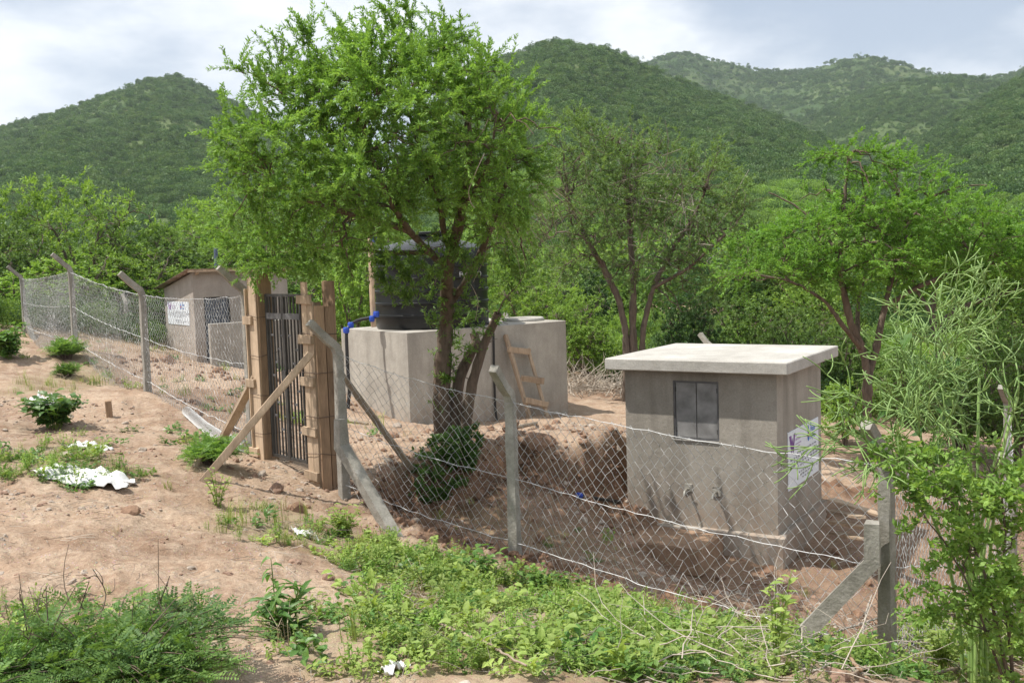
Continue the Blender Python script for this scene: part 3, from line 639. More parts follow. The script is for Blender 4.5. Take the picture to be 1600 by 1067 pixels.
t4 = mk(25.0); s4 = 25.0 / F_PX
b4 = t4(1475, 590); b4[2] = hz(b4[0], b4[1])
limbs = [([b4 + np.array([0, 0, -.1]), t4(1466, 540), t4(1455, 490), t4(1462, 440), t4(1490, 400), t4(1520, 350)], .13, .03), ([t4(1462, 520), t4(1490, 485), t4(1530, 470), t4(1580, 455), t4(1640, 440)], .09, .03), ([t4(1455, 490), t4(1430, 450), t4(1410, 410), t4(1400, 370)], .06, .02)]
def e4(px, py, rx, ry, dy, rz): return (t4(px, py, dy), np.array([rx * s4, rz, ry * s4]))
ells = [e4(1570, 410, 110, 40, 0, 1.8), e4(1490, 390, 90, 40, 0, 1.6), e4(1640, 430, 80, 40, 0, 1.5), e4(1420, 400, 60, 40, 0, 1.2)]
wood, lv = grow(131, limbs, ells, (40, 180, 1000), (.025, .012, .007), (1.6, 1.1, 1.0), dict(m=18, per=3, L=.09, W=.03, keep=.95, fwd=.9, flat=.25, t0=.08), up=.0)
put_tree('acacia_tree', 'wide dark-limbed acacia behind the succulent at the right edge', 'tree', b4, wood, lv, M['bark2'], M['leaf_acacia3'])

# ---- bushes behind the compound: a few shapes, copied
def bush_proto(seed, kind, h, w, n_leaf):
    g = np.random.default_rng(seed)
    ells = [(np.array([0, 0, .55 * h]), np.array([w * .42, w * .42, .42 * h]))]
    for k in range(7):
        a = k / 7 * 6.283 + g.random(); rr = w * (.25 + .12 * g.random())
        ells.append((np.array([rr * math.cos(a), rr * math.sin(a), h * (.3 + .4 * g.random())]), np.array([w * .24, w * .24, h * (.2 + .08 * g.random())])))
    for k in range(4): ells.append((np.array([*(g.normal(0, w * .16, 2)), h * .8]), np.array([w * .16, w * .16, h * .18])))
    limbs = []
    for k in range(6):
        a = k / 6 * 6.283 + g.random() * .8; e = np.array([math.cos(a) * w * .3, math.sin(a) * w * .3, h * (.55 + .3 * g.random())])
        limbs.append(([np.array([0.05 * math.cos(a), .05 * math.sin(a), -.15]), e * np.array([.35, .35, .5]), e], .018 * h, .006 * h))
    if kind == 'feather': lf = dict(m=9, per=3, L=.13, W=.042, keep=.92, fwd=.8)
    else: lf = dict(m=8, per=3, L=.125, W=.085, keep=.92, fwd=.4, lift=.2)
    tw = int(n_leaf / (lf['m'] * 3)); lf['L'] *= h / 4; lf['W'] *= h / 4
    wd, lv = grow(seed, limbs, ells, (30, 140, tw), (.006 * h, .0035 * h, .002 * h), (.4 * h, .22 * h, .14 * h), lf)
    return wd.mesh('bush_wood_%d' % seed, True), new_mesh('bush_leaf_%d' % seed, *lv)
PROTO = {}
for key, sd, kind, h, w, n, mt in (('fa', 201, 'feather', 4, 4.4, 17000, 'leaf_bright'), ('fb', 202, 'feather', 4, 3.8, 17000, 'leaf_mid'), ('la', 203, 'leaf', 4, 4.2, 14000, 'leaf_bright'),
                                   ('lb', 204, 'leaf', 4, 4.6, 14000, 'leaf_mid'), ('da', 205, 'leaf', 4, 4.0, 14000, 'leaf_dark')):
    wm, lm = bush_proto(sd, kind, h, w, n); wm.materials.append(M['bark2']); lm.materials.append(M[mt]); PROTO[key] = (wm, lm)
def bush(name, label, key, px, py_top, w_px, Y, group='bushes and small trees behind the compound', rot=None, cat='bush', zadd=0.0):
    """crown top at a pixel, ground at the terrain below it"""
    top = at(px, py_top, Y); z0 = hz(top[0], top[1]) + zadd; h = max(.6, top[2] - z0); w = w_px * Y / F_PX
    t = thing(name, label, cat, (top[0], top[1], z0), group)
    t.rotation_euler = (0, 0, random.random() * 6.28 if rot is None else rot); t.scale = (w / 4.2, w / 4.2, h / 4.0)
    for nm_, me in zip(('stems', 'crown'), PROTO[key]):
        o = bpy.data.objects.new(nm_, me); C.objects.link(o); o.parent = t
    return t
B = [
 ('spreading_tree', 'big rounded feathery tree standing above the left fence', 'fa', 125, 268, 230, 40, 'tree'),
 ('leafy_bush', 'leafy bush at the far left edge below the dark hill', 'lb', 10, 330, 150, 36, 'bush'),
 ('leafy_bush', 'low bright bush touching the leftmost fence post', 'la', 20, 425, 170, 31, 'bush'),
 ('leafy_bush', 'bright green bush behind the second fence post from the left', 'la', 110, 395, 190, 33, 'bush'),
 ('feathery_bush', 'feathery bush between the rounded tree and the hut roof', 'fb', 235, 345, 170, 41, 'bush'),
 ('leafy_bush', 'dense bright bush right behind the hut roof edge', 'la', 215, 392, 160, 35, 'bush'),
 ('leafy_bush', 'dense bush rising straight above the hut roof', 'lb', 300, 372, 190, 39, 'bush'),
 ('feathery_bush', 'feathery tree above the hut vent pipe', 'fa', 335, 300, 190, 46, 'tree'),
 ('feathery_bush', 'pale feathery tree partly hidden by the big acacia crown', 'fb', 420, 300, 190, 44, 'tree'),
 ('leafy_bush', 'green bush seen over the gate between its shuttered columns', 'lb', 450, 400, 170, 36, 'bush'),
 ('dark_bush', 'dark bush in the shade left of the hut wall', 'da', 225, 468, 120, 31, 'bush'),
 ('leafy_bush', 'bright bush filling the gap between gate and wooden pole', 'la', 545, 400, 130, 30, 'bush'),
 ('feathery_bush', 'tall feathery bush behind the wooden pole by the tank', 'fa', 580, 330, 150, 38, 'tree'),
 ('leafy_bush', 'bush showing behind the left side of the black tank', 'lb', 640, 350, 140, 34, 'bush'),
 ('feathery_bush', 'bright feathery bush sloping down right of the black tank', 'fa', 825, 395, 170, 31, 'bush'),
 ('feathery_bush', 'low pale feathery bush beside the reservoir corner', 'fa', 890, 440, 140, 29, 'bush'),
 ('leafy_bush', 'bright leafy bush right of the rounded reservoir corner', 'la', 915, 500, 110, 27.5, 'bush'),
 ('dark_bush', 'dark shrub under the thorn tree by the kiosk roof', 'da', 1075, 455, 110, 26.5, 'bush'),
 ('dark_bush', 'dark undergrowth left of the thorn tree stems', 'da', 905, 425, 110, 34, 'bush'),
 ('leafy_bush', 'mid green bush between thorn tree and flat acacia', 'lb', 1165, 455, 130, 29, 'bush'),
 ('feathery_bush', 'feathery bush above the far corner of the kiosk roof', 'fb', 1250, 475, 150, 27, 'bush'),
 ('leafy_bush', 'green bush behind the trunk of the flat acacia', 'lb', 1310, 500, 120, 25, 'bush'),
 ('leafy_bush', 'low bright scrub below the kiosk right edge', 'la', 1320, 590, 90, 20, 'bush'),
 ('feathery_bush', 'bluish feathery bush right of the flat acacia trunk', 'fb', 1420, 540, 140, 23, 'bush'),
 ('leafy_bush', 'dark green bush behind the succulent stems', 'lb', 1500, 560, 170, 20, 'bush'),
 ('leafy_bush', 'leafy bush at the right edge behind the succulent', 'lb', 1590, 530, 150, 19, 'bush'),
 ('feathery_bush', 'small feathery bush at right margin below the wide acacia', 'fb', 1560, 480, 140, 27, 'bush'),
 ('feathery_bush', 'far pale feathery tree between the thorn tree and tank', 'fb', 800, 330, 170, 44, 'tree'),
 ('leafy_bush', 'far leafy tree behind the thorn tree foliage', 'lb', 960, 395, 200, 45, 'tree'),
 ('feathery_bush', 'far feathery tree behind the flat acacia left side', 'fb', 1180, 400, 180, 44, 'tree'),
]
for nm_, lab, key, px, pt, w, Y, cat in B: bush(nm_, lab, key, px, pt, w, Y, cat=cat)

# ---- one object per mass: scrub on the plain and on the hills (instanced on points)
def clump_proto(seed, n, L, W, mat, h=1.0):
    g = np.random.default_rng(seed); lobes = [(np.array([0, 0, .45 * h]), np.array([.45, .45, .45 * h]))]
    for k in range(5): lobes.append((np.array([*(g.normal(0, .28, 2)), h * g.uniform(.3, .7)]), np.array([.25, .25, .25 * h])))
    P, c = sample_env(g, lobes, n, 5.0); P[:, 2] = np.maximum(P[:, 2], .02)
    out = nrm(P - np.array([0, 0, .25])); D = nrm(out + rand_dirs(n, g) * .8); Nn = nrm(out + rand_dirs(n, g) * .5)
    V, F = leaf_quads(P, D, Nn, L * g.uniform(.6, 1.4, n), W * g.uniform(.6, 1.4, n)); me = new_mesh('clump_%d' % seed, V, F); me.materials.append(M[mat])
    return me
def instancer(name, protos, P, S, label, cat, flat_tilt=0.0):
    """one stuff object: points carrying a scale and a pick, geometry nodes put a clump on each"""
    col = bpy.data.collections.new(name + '_shapes'); os_ = []
    for k, me in enumerate(protos):
        o = bpy.data.objects.new('%s_shape_%d' % (name, k), me); col.objects.link(o); os_.append(o)
    me = bpy.data.meshes.new(name); me.vertices.add(len(P)); me.vertices.foreach_set('co', np.asarray(P, np.float32).ravel())
    a = me.attributes.new('size', 'FLOAT', 'POINT'); a.data.foreach_set('value', np.asarray(S, np.float32))
    g = np.random.default_rng(len(P)); ro = np.stack([g.normal(0, flat_tilt, len(P)), g.normal(0, flat_tilt, len(P)), g.random(len(P)) * 6.283], 1)
    a = me.attributes.new('turn', 'FLOAT_VECTOR', 'POINT'); a.data.foreach_set('vector', ro.astype(np.float32).ravel())
    me.update(); o = bpy.data.objects.new(name, me); C.objects.link(o)
    ng = bpy.data.node_groups.new(name + '_scatter', 'GeometryNodeTree')
    ng.interface.new_socket('Geometry', in_out='INPUT', socket_type='NodeSocketGeometry'); ng.interface.new_socket('Geometry', in_out='OUTPUT', socket_type='NodeSocketGeometry')
    N, L = ng.nodes, ng.links; gi = N.new('NodeGroupInput'); go = N.new('NodeGroupOutput')
    ci = N.new('GeometryNodeCollectionInfo'); ci.inputs['Collection'].default_value = col; ci.inputs['Separate Children'].default_value = True; ci.inputs['Reset Children'].default_value = True
    ip = N.new('GeometryNodeInstanceOnPoints'); ip.inputs['Pick Instance'].default_value = True
    sz = N.new('GeometryNodeInputNamedAttribute'); sz.data_type = 'FLOAT'; sz.inputs['Name'].default_value = 'size'
    tn = N.new('GeometryNodeInputNamedAttribute'); tn.data_type = 'FLOAT_VECTOR'; tn.inputs['Name'].default_value = 'turn'
    e2r = N.new('FunctionNodeEulerToRotation')
    L.new(gi.outputs[0], ip.inputs['Points']); L.new(ci.outputs[0], ip.inputs['Instance']); L.new(sz.outputs['Attribute'], ip.inputs['Scale'])
    L.new(tn.outputs['Attribute'], e2r.inputs[0]); L.new(e2r.outputs[0], ip.inputs['Rotation']); L.new(ip.outputs[0], go.inputs[0])
    md = o.modifiers.new('scatter', 'NODES'); md.node_group = ng
    return stuff(o, label, cat)
hp = [clump_proto(300 + k, 420, .10, .085, 'leaf_hill', .8) for k in range(3)] + [clump_proto(310, 420, .10, .085, 'leaf_hill2', .7), clump_proto(311, 420, .10, .085, 'leaf_dark', .9), clump_proto(312, 380, .10, .08, 'leaf_hill2', .55)]
g = np.random.default_rng(33); n = 210000
th = g.uniform(-.62, .62, n); r = g.uniform(110, 1520, n)
x, y = r * np.sin(th), r * np.cos(th); keep = g.random(n) < .3 + .7 * smooth(-.2, .2, fbm(x * .022, y * .022, 4, 15)); x, y, r = x[keep], y[keep], r[keep]; z = far_z(x, y)
tn = z / r; thk = np.arctan2(x, y); order = np.argsort(r); best = np.full(2000, -1.0); vis = np.zeros(len(x), bool)
bi = np.clip(((thk + .62) / 1.24 * 2000).astype(int), 0, 1999)
for i in order:
    b = bi[i]
    if tn[i] > best[b] - .004: vis[i] = True
    if tn[i] > best[b]: best[b] = tn[i]
x, y, z, r = x[vis], y[vis], z[vis], r[vis]
instancer('hill_scrub', hp, np.stack([x, y, z - .2], 1), (1.1 + 2.7 * g.random(len(x)) ** 2) * (1 + r / 2200), 'dense green scrub covering the hills', 'scrub', .12)
pp = [clump_proto(320 + k, 2600, .045, .027, m_, .85) for k, m_ in enumerate(('leaf_bright', 'leaf_mid', 'leaf_mid', 'leaf_bright', 'leaf_dark'))]
n = 2600; th = g.uniform(-.66, .66, n); r = np.sqrt(g.uniform(42 ** 2, 190 ** 2, n)); x, y = r * np.sin(th), r * np.cos(th)
instancer('plain_thicket', pp, np.stack([x, y, H(x, y) - .1], 1), g.uniform(2.2, 5.0, n), 'green thicket on the plain below the hills', 'thicket', .08)
n = 900; th = g.uniform(-.6, .6, n); r = np.sqrt(g.uniform(24.5 ** 2, 42 ** 2, n)); x, y = r * np.sin(th), r * np.cos(th)
k = (x > 2.5) | (r > 31) | (x < -13); x, y, r = x[k], y[k], r[k]
instancer('undergrowth', pp, np.stack([x, y, H(x, y) - .05], 1), g.uniform(.5, 1.5, len(x)), 'low green undergrowth between the bushes', 'undergrowth', .1)

# ---------------------------------------------------------------- buildings
Z = np.array([0, 0, 1.0])
def rot2(a): return np.array([math.cos(a), math.sin(a), 0.0]), np.array([-math.sin(a), math.cos(a), 0.0])
def wall_open(mb, P, u, n, w, h, th, opens, drop=0.0):
    """wall face at P (lower left), along u, height h along z, outward n, with openings (u0,u1,z0,z1) cut through to depth th"""
    us = sorted({0.0, w, *[o[0] for o in opens], *[o[1] for o in opens]}); zs = sorted({-drop, h, *[o[2] for o in opens], *[o[3] for o in opens]})
    def pt(a, b, d=0.0): return P + u * a + Z * b - n * d
    for a0, a1 in zip(us[:-1], us[1:]):
        for b0, b1 in zip(zs[:-1], zs[1:]):
            if any(o[0] <= a0 + 1e-6 and a1 <= o[1] + 1e-6 and o[2] <= b0 + 1e-6 and b1 <= o[3] + 1e-6 for o in opens): continue
            mb.add([pt(a0, b0), pt(a1, b0), pt(a1, b1), pt(a0, b1)], [[0, 1, 2, 3]])
    for a0, a1, b0, b1 in opens:
        for q in ([(a0, b0), (a0, b1)], [(a0, b1), (a1, b1)], [(a1, b1), (a1, b0)], [(a1, b0), (a0, b0)]):
            mb.add([pt(*q[0]), pt(*q[1]), pt(*q[1], th), pt(*q[0], th)], [[0, 1, 2, 3]])
def text_mesh(body, size, P, u, v, depth=0.002, align='LEFT', sx=1.0):
    cu = bpy.data.curves.new('txt', 'FONT'); cu.body = body; cu.size = size; cu.align_x = align; cu.extrude = depth; cu.resolution_u = 2
    o = bpy.data.objects.new('txt', cu); C.objects.link(o); dg = bpy.context.evaluated_depsgraph_get()
    me = bpy.data.meshes.new_from_object(o.evaluated_get(dg)); bpy.data.objects.remove(o); bpy.data.curves.remove(cu)
    n = np.cross(u, v)
    for w_ in me.vertices: w_.co = Vector(P + u * w_.co.x * sx + v * w_.co.y + n * w_.co.z)
    me.update(); return me
def sign(label, P, u, w, h):
    """printed sheet: P lower left corner, u along, upright; letters and marks stand 2 mm proud"""
    n = nrm(np.cross(u, Z)); t = thing('sign_board', label, 'sign', P)
    mb = MB(); mb.box(P + u * w / 2 + Z * h / 2 + n * .006, [u, Z, n], [w / 2, h / 2, .006], bev=.002); obj('sheet', mb.mesh('sign_sheet'), M['white'], t)
    Q = P + n * .0135
    def pt(a, b): return Q + u * a * w + Z * b * h
    # swooping W mark
    for k, xs in enumerate(([(.03, .93), (.09, .93), (.115, .70), (.085, .62)], [(.10, .80), (.125, .88), (.165, .66), (.14, .60)], [(.14, .62), (.165, .66), (.215, .95), (.165, .93)])):
        m2 = MB(); c = [pt(*q) for q in xs]; m2.add(c, [[3, 2, 1, 0]]); m2.add([q + n * .002 for q in c], [[0, 1, 2, 3]]); obj('logo_stroke', m2.mesh('logo'), M['purple'], t)
    # drop mark
    m2 = MB(); dr = [(.645, .97), (.625, .86), (.61, .78), (.615, .70), (.645, .66), (.675, .70), (.68, .78), (.665, .86)]
    for i in range(1, 7): m2.add([pt(*dr[0]) + n * .002, pt(*dr[i]) + n * .002, pt(*dr[i + 1]) + n * .002], [[0, 1, 2, 2]])
    obj('drop_logo', m2.mesh('drop'), M['blueink'], t)
    m2 = MB(); m2.add([pt(.625, .82) + n * .0035, pt(.625, .74) + n * .0035, pt(.665, .74) + n * .0035, pt(.665, .82) + n * .0035], [[0, 1, 2, 3]]); obj('drop_heart', m2.mesh('drop_heart'), M['orangeink'], t)
    for b, s_, k in (('the', .07, (.70, .92)), ('Water', .115, (.71, .81)), ('Project', .105, (.70, .68))):
        obj('lettering', text_mesh(b, s_ * h * 1.3, pt(*k), u, Z, .001, sx=.8), M['blueink'], t)
    # rows too small to read: short word-length marks
    g = np.random.default_rng(int(abs(P[0]) * 100)); rows = [(.27, .55, .86, .036), (.06, .49, .95, .036), (.06, .43, .95, .036), (.06, .37, .90, .036), (.30, .31, .72, .036), (.32, .20, .70, .03), (.36, .14, .92, .03), (.42, .08, .80, .03)]
    for x0, yv, x1, hh in rows:
        m2 = MB(); x = x0
        while x < x1:
            wl_ = g.uniform(.03, .09); nl = max(2, int(wl_ / .014))
            for k in range(nl):
                a = x + k * .014; lo_ = yv + (g.random() < .3) * hh * .3
                m2.box(pt(a + .005, (lo_ + yv + hh) / 2) + n * .001, [u, Z, n], [.0038 * w, (yv + hh - lo_) / 2 * h, .001])
            x += wl_ + .02
        o = obj('small_print', m2.mesh('print'), M['ink'], t); o['kind'] = 'stuff'
    for b, s_, k in ((.89, .03, .25), (.82, .05, .38), (.74, .03, .40), (.69, .03, .36)):
        m2 = MB(); m2.box((pt(.225, b) + pt(k, b)) / 2 + n * .001, [u, Z, n], [(k - .225) / 2 * w, s_ / 3 * h, .001]); o = obj('logo_words', m2.mesh('lw'), M['paleink'], t)
    return t

# ---- kiosk
KU, KV = rot2(-0.559); KN = -KV                      # along the front, going back, outward front normal
KFR = np.array([3.3366, 12.0321, 0.0]); KW, KD, KZT, KZB, INS = 2.4767, 2.4568, -1.288, -1.4427, 0.2
kg = KFR - KU * KW / 2 + KV * KD / 2; kg[2] = -3.9
kiosk = thing('water_kiosk', 'small plastered concrete kiosk with flat overhanging roof slab and two taps', 'kiosk', kg)
mb = MB(); wfl = KFR - KU * (KW - INS) + KV * INS; wfr = KFR - KU * INS + KV * INS; wbr = KFR - KU * INS + KV * (KD - INS); wbl = wfl + KV * (KD - 2 * INS)
WW, WD = KW - 2 * INS, KD - 2 * INS; WB, WT = -4.15, KZB + .01
wz = lambda p, z: np.array([p[0], p[1], z])
wc = lambda px, py: (lambda q: ((q - wfl) @ KU, q[2] - WB))(on_plane(px, py, wfl, KN))
u0, z1 = wc(1051, 594); u1, z0 = wc(1124, 690)
wall_open(mb, wz(wfl, WB), KU, KN, WW, WT - WB, .07, [(u0, u1, z0, z1)])
wall_open(mb, wz(wfr, WB), KV, KU, WD, WT - WB, .1, [])
wall_open(mb, wz(wbr, WB), -KU, KV, WW, WT - WB, .1, [])
wall_open(mb, wz(wbl, WB), -KV, -KU, WD, WT - WB, .1, [])
obj('wall', mb.mesh('kiosk_wall'), M['concrete'], kiosk)
mb = MB(); cs = KFR - KU * KW / 2 + KV * KD / 2; cs[2] = (KZT + KZB) / 2
mb.box(cs, [KU, KV, Z], [KW / 2, KD / 2, (KZT - KZB) / 2], bev=.012); obj('roof_slab', mb.mesh('kiosk_slab'), M['slab'], kiosk)
wo = wz(wfl, WB)
sh = obj('shutter_frame', MB().bar(wo + KU * (u0 + .012) + Z * z0 - KN * .03, wo + KU * (u0 + .012) + Z * z1 - KN * .03, .024, .04, KN).bar(wo + KU * (u1 - .012) + Z * z0 - KN * .03, wo + KU * (u1 - .012) + Z * z1 - KN * .03, .024, .04, KN)
     .bar(wo + KU * u0 + Z * (z1 - .012) - KN * .031, wo + KU * u1 + Z * (z1 - .012) - KN * .031, .024, .04, KN).bar(wo + KU * u0 + Z * (z0 + .012) - KN * .031, wo + KU * u1 + Z * (z0 + .012) - KN * .031, .024, .04, KN).mesh('shutter_frame'), M['greysteel'], kiosk)
um = (u0 + u1) / 2
for a0, a1 in ((u0 + .028, um - .005), (um + .005, u1 - .028)):
    mb = MB(); mb.box(wo + KU * (a0 + a1) / 2 + Z * (z0 + z1) / 2 - KN * .035, [KU, Z, KN], [(a1 - a0) / 2, (z1 - z0) / 2 - .026, .008], bev=.003); leaf_ = obj('shutter_leaf', mb.mesh('shutter_leaf'), M['shutter'], kiosk)
    e = a0 if a0 < um - .1 else a1
    for zz in (z0 + .12, z1 - .12):
        obj('hinge', MB().tube([wo + KU * e + Z * (zz - .03) - KN * .02, wo + KU * e + Z * (zz + .03) - KN * .02], .009, 6).mesh('hinge'), M['steel'], leaf_)
obj('window_sill', MB().box(wo + KU * um + Z * (z0 - .006) - KN * .012, [KU, KN, Z], [(u1 - u0) / 2 + .004, .03, .006]).mesh('sill'), M['slab'], kiosk)
# plinth ledge along the front and right wall
PT = on_plane(1150, 829, wfl, KN)[2]
mb = MB(); mb.box(wfl * [1, 1, 0] + KU * (WW / 2 + .05) + KN * .05 + Z * (PT - .35), [KU, KN, Z], [WW / 2 + .05, .055, .35], jit=.006, bev=.012); obj('plinth', mb.mesh('kiosk_plinth'), M['tankplaster'], kiosk)
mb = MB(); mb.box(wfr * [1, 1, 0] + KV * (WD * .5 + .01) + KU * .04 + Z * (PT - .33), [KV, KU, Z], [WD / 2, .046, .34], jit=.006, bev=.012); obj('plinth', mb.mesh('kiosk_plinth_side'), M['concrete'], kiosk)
# apron slab under the taps
a0 = (on_plane(1130, 842, wfl + KN * .1, KN) - wfl) @ KU
mb = MB(); mb.box(wfl * [1, 1, 0] + KU * (a0 - .75) + KN * (.105 + .40) + Z * (PT - .21), [KU, KN, Z], [.75, .40, .18], jit=.012, bev=.02); obj('apron', mb.mesh('kiosk_apron'), M['apron'], kiosk)
for px, py in ((1076, 763), (1120, 768)):
    q = on_plane(px, py, wfl, KN); tp_ = obj('tap', MB().tube(resample([q - KN * .02, q + KN * .09, q + KN * .15 - Z * .012, q + KN * .165 - Z * .06], .02), .015, 8).mesh('tap'), M['tap'], kiosk)
    obj('tap_handle', MB().bar(q + KN * .07 + Z * .02 - KU * .035, q + KN * .07 + Z * .02 + KU * .035, .012, .008).tube([q + KN * .07, q + KN * .07 + Z * .022], .006, 6).mesh('tap_handle'), M['tap'], tp_)
    obj('mortar_collar', MB().box(q + KN * .004, [KU, Z, KN], [.06, .06, .012], jit=.008, bev=.008).mesh('collar'), M['post'], kiosk)
n_ = KU; pl = on_plane(1231, 768, wfr + KU * .001, n_); pr = on_plane(1278, 736, wfr + KU * .001, n_); pt_ = on_plane(1231, 676, wfr + KU * .001, n_)
sign('white printed sheet with purple mark and blue drop on the kiosk side wall', pl, KV, float((pr - pl) @ KV), float(pt_[2] - pl[2]))

# ---- block reservoir carrying the tank
BU, BV = rot2(0.6486); BC = np.array([-2.0471, 19.4261, 0.0]); BL, BW, BZT, BZB = 4.1662, 2.75, -1.2582, -3.6
res = thing('reservoir_block', 'large plastered concrete block reservoir that carries the black tank', 'reservoir', BC + BU * BL / 2 + BV * BW / 2 + Z * -3.3)
bm = bmesh.new()
ol = [np.array([0, 0]), np.array([BL - .18, 0])] + [np.array([BL - .18 + .18 * math.sin(a), .18 - .18 * math.cos(a)]) for a in np.linspace(.2, 1.57, 6)] + [np.array([BL, BW]), np.array([0, BW])]
mb = MB(); pts = [BC + BU * q[0] + BV * q[1] for q in ol]; n = len(pts)
for i in range(n):
    a, b = pts[i], pts[(i + 1) % n]; mb.add([wz(a, BZB), wz(b, BZB), wz(b, BZT), wz(a, BZT)], [[0, 1, 2, 3]])
cc = sum(pts) / n
for i in range(n): mb.add([wz(pts[i], BZT), wz(pts[(i + 1) % n], BZT), wz(cc, BZT + .006)], [[0, 1, 2, 2]])
obj('wall', mb.mesh('reservoir_wall'), M['tankplaster'], res)
mc = on_plane(818, 499, np.array([0, 0, BZT + .03]), Z)
ring = np.array([mc + BU * .42 * math.cos(a) + BV * .42 * math.sin(a) for a in np.linspace(0, 2 * math.pi, 33)])
mb = MB(); mb.add(*tubes(ring[None], np.full((1, 33), .05), 6)); obj('manhole_rim', mb.mesh('manhole_rim', True), M['slab'], res)
mb = MB(); mb.add(np.vstack([ring[:-1] - Z * .02, mc - Z * .02]), [[i, (i + 1) % 32, 32, 32] for i in range(32)]); obj('manhole_cover', mb.mesh('manhole_cover'), M['concrete'], res)

# ---- tank
TC = BC + BU * 1.48 + BV * 1.36; TR = 1.205; TZ = BZT + .012
tank = thing('water_tank', 'black ribbed plastic water tank on top of the concrete block', 'tank', wz(TC, TZ))
profz = [(0, .0), (TR * .985, 0), (TR, .03), (TR, .24)]
zz = .24
while zz < 1.5:
    profz += [(TR, zz), (TR + .022, zz + .012), (TR + .022, zz + .045), (TR, zz + .057), (TR - .006, zz + .15)]; zz += .252
profz += [(TR, 1.56), (TR * .97, 1.63), (TR * .8, 1.73), (TR * .5, 1.83), (TR * .24, 1.86), (TR * .22, 1.93), (TR * .20, 1.94), (0.001, 1.95)]
A = np.array(profz); ns = 72; th_ = np.arange(ns) / ns * 2 * math.pi
V = np.stack([TC[0] + A[:, 0][:, None] * np.cos(th_), TC[1] + A[:, 0][:, None] * np.sin(th_), np.broadcast_to((TZ + A[:, 1])[:, None], (len(A), ns))], -1).reshape(-1, 3)
i = np.arange(len(A) - 1)[:, None] * ns; j = np.arange(ns)[None]; j2 = (j + 1) % ns
me = new_mesh('tank_body', V, np.stack([i + j, i + j2, i + ns + j2, i + ns + j], -1).reshape(-1, 4), True)
me.set_sharp_from_angle(angle=math.radians(32)); obj('body', me, M['black'], tank)
lid = MB(); lc = wz(TC, TZ + 1.95); lid.add(*tubes(np.array([[lc, lc + Z * .05, lc + Z * .06]]), np.array([[.34, .34, .30]]), 24, True)); obj('lid', lid.mesh('tank_lid'), M['black'], tank)
# lettering bent round the body
vw = nrm(np.array([-TC[0], -TC[1], 0])); a_c = math.atan2(vw[1], vw[0])
me = text_mesh('ROTO', .15, np.zeros(3), np.array([1.0, 0, 0]), np.array([0, 1.0, 0]), .003)
q = on_plane(716, 428, wz(TC, 0) + vw * TR * .8, vw); a0_ = None
rel = q - TC; rx = rel @ np.cross(Z, vw); a0_ = a_c + math.asin(max(-1, min(1, rx / TR)))
for v_ in me.vertices:
    a = a0_ + v_.co.x * 1.6 / TR; rr = TR + .008 + v_.co.z; zz_ = q[2] - .06 + v_.co.y
    v_.co = Vector((TC[0] + rr * math.cos(a), TC[1] + rr * math.sin(a), zz_))
obj('lettering', me, M['letter'], tank)

# ---- pipes, pole and fittings at the tank
def pix(px, py, Y): return at(px, py, Y)
pole = thing('wooden_pole', 'thin wooden pole standing upright beside the black tank', 'pole', pix(584, 510, 20.2))
mb = MB(); mb.add(*tubes(resample([pix(584, 511, 20.2), pix(581, 450, 20.2), pix(579, 372, 20.2)], .2)[None], np.full((1, len(resample([pix(584, 511, 20.2), pix(581, 450, 20.2), pix(579, 372, 20.2)], .2))), .055), 8, True)); obj('shaft', mb.mesh('pole'), M['wood'], pole)
obj('pipe_clip', MB().tube([pix(582, 377, 20.1), pix(586, 370, 20.1)], .05, 8).mesh('clip'), M['blue'], pole)
fe = on_plane(588, 515, BC, -BU)
inlet = thing('inlet_pipe', 'black pipe with blue fittings running down the left face of the block', 'pipe', pix(543, 655, 19.9))
run = [pix(587, 495, 20.15), pix(560, 500, 20.1), pix(545, 508, 19.95), pix(541, 520, 19.85), pix(543, 570, 19.8), pix(546, 610, 19.75), pix(543, 652, 19.7)]
obj('hose', MB().tube(resample(run, .06), .035, 8).mesh('hose', True), M['pipe'], inlet)
for px, py, Y, r in ((588, 491, 20.15, .062), (581, 498, 20.1, .055), (548, 508, 19.95, .062), (541, 516, 19.85, .065), (543, 651, 19.7, .06)):
    p = pix(px, py, Y); obj('coupling', MB().tube([p - Z * .06, p - Z * .03, p + Z * .03, p + Z * .06], [r * .8, r, r, r * .8], 10).mesh('coupling'), M['blue'], inlet)
face = lambda px, py, off=0.0: on_plane(px, py, BC - BV * off, BV)
outlet = thing('outlet_pipe', 'thin black pipe hanging down the right face of the block beside the acacia', 'pipe', face(776, 660, .03))
obj('hose', MB().tube(resample([face(750, 503, .02) + BV * .35, face(768, 505, .03) + BV * .05, face(771, 515, .04), face(772, 580, .04), face(774, 640, .05), face(777, 662, .1)], .06), .024, 8).mesh('hose', True), M['pipe'], outlet)
for px, py in ((741, 503), (749, 502)):
    p = on_plane(px, py, np.array([0, 0, BZT + .06]), Z); obj('coupling', MB().tube([p - BU * .05, p + BU * .05], .05, 10).mesh('coupling'), M['blue'], outlet)

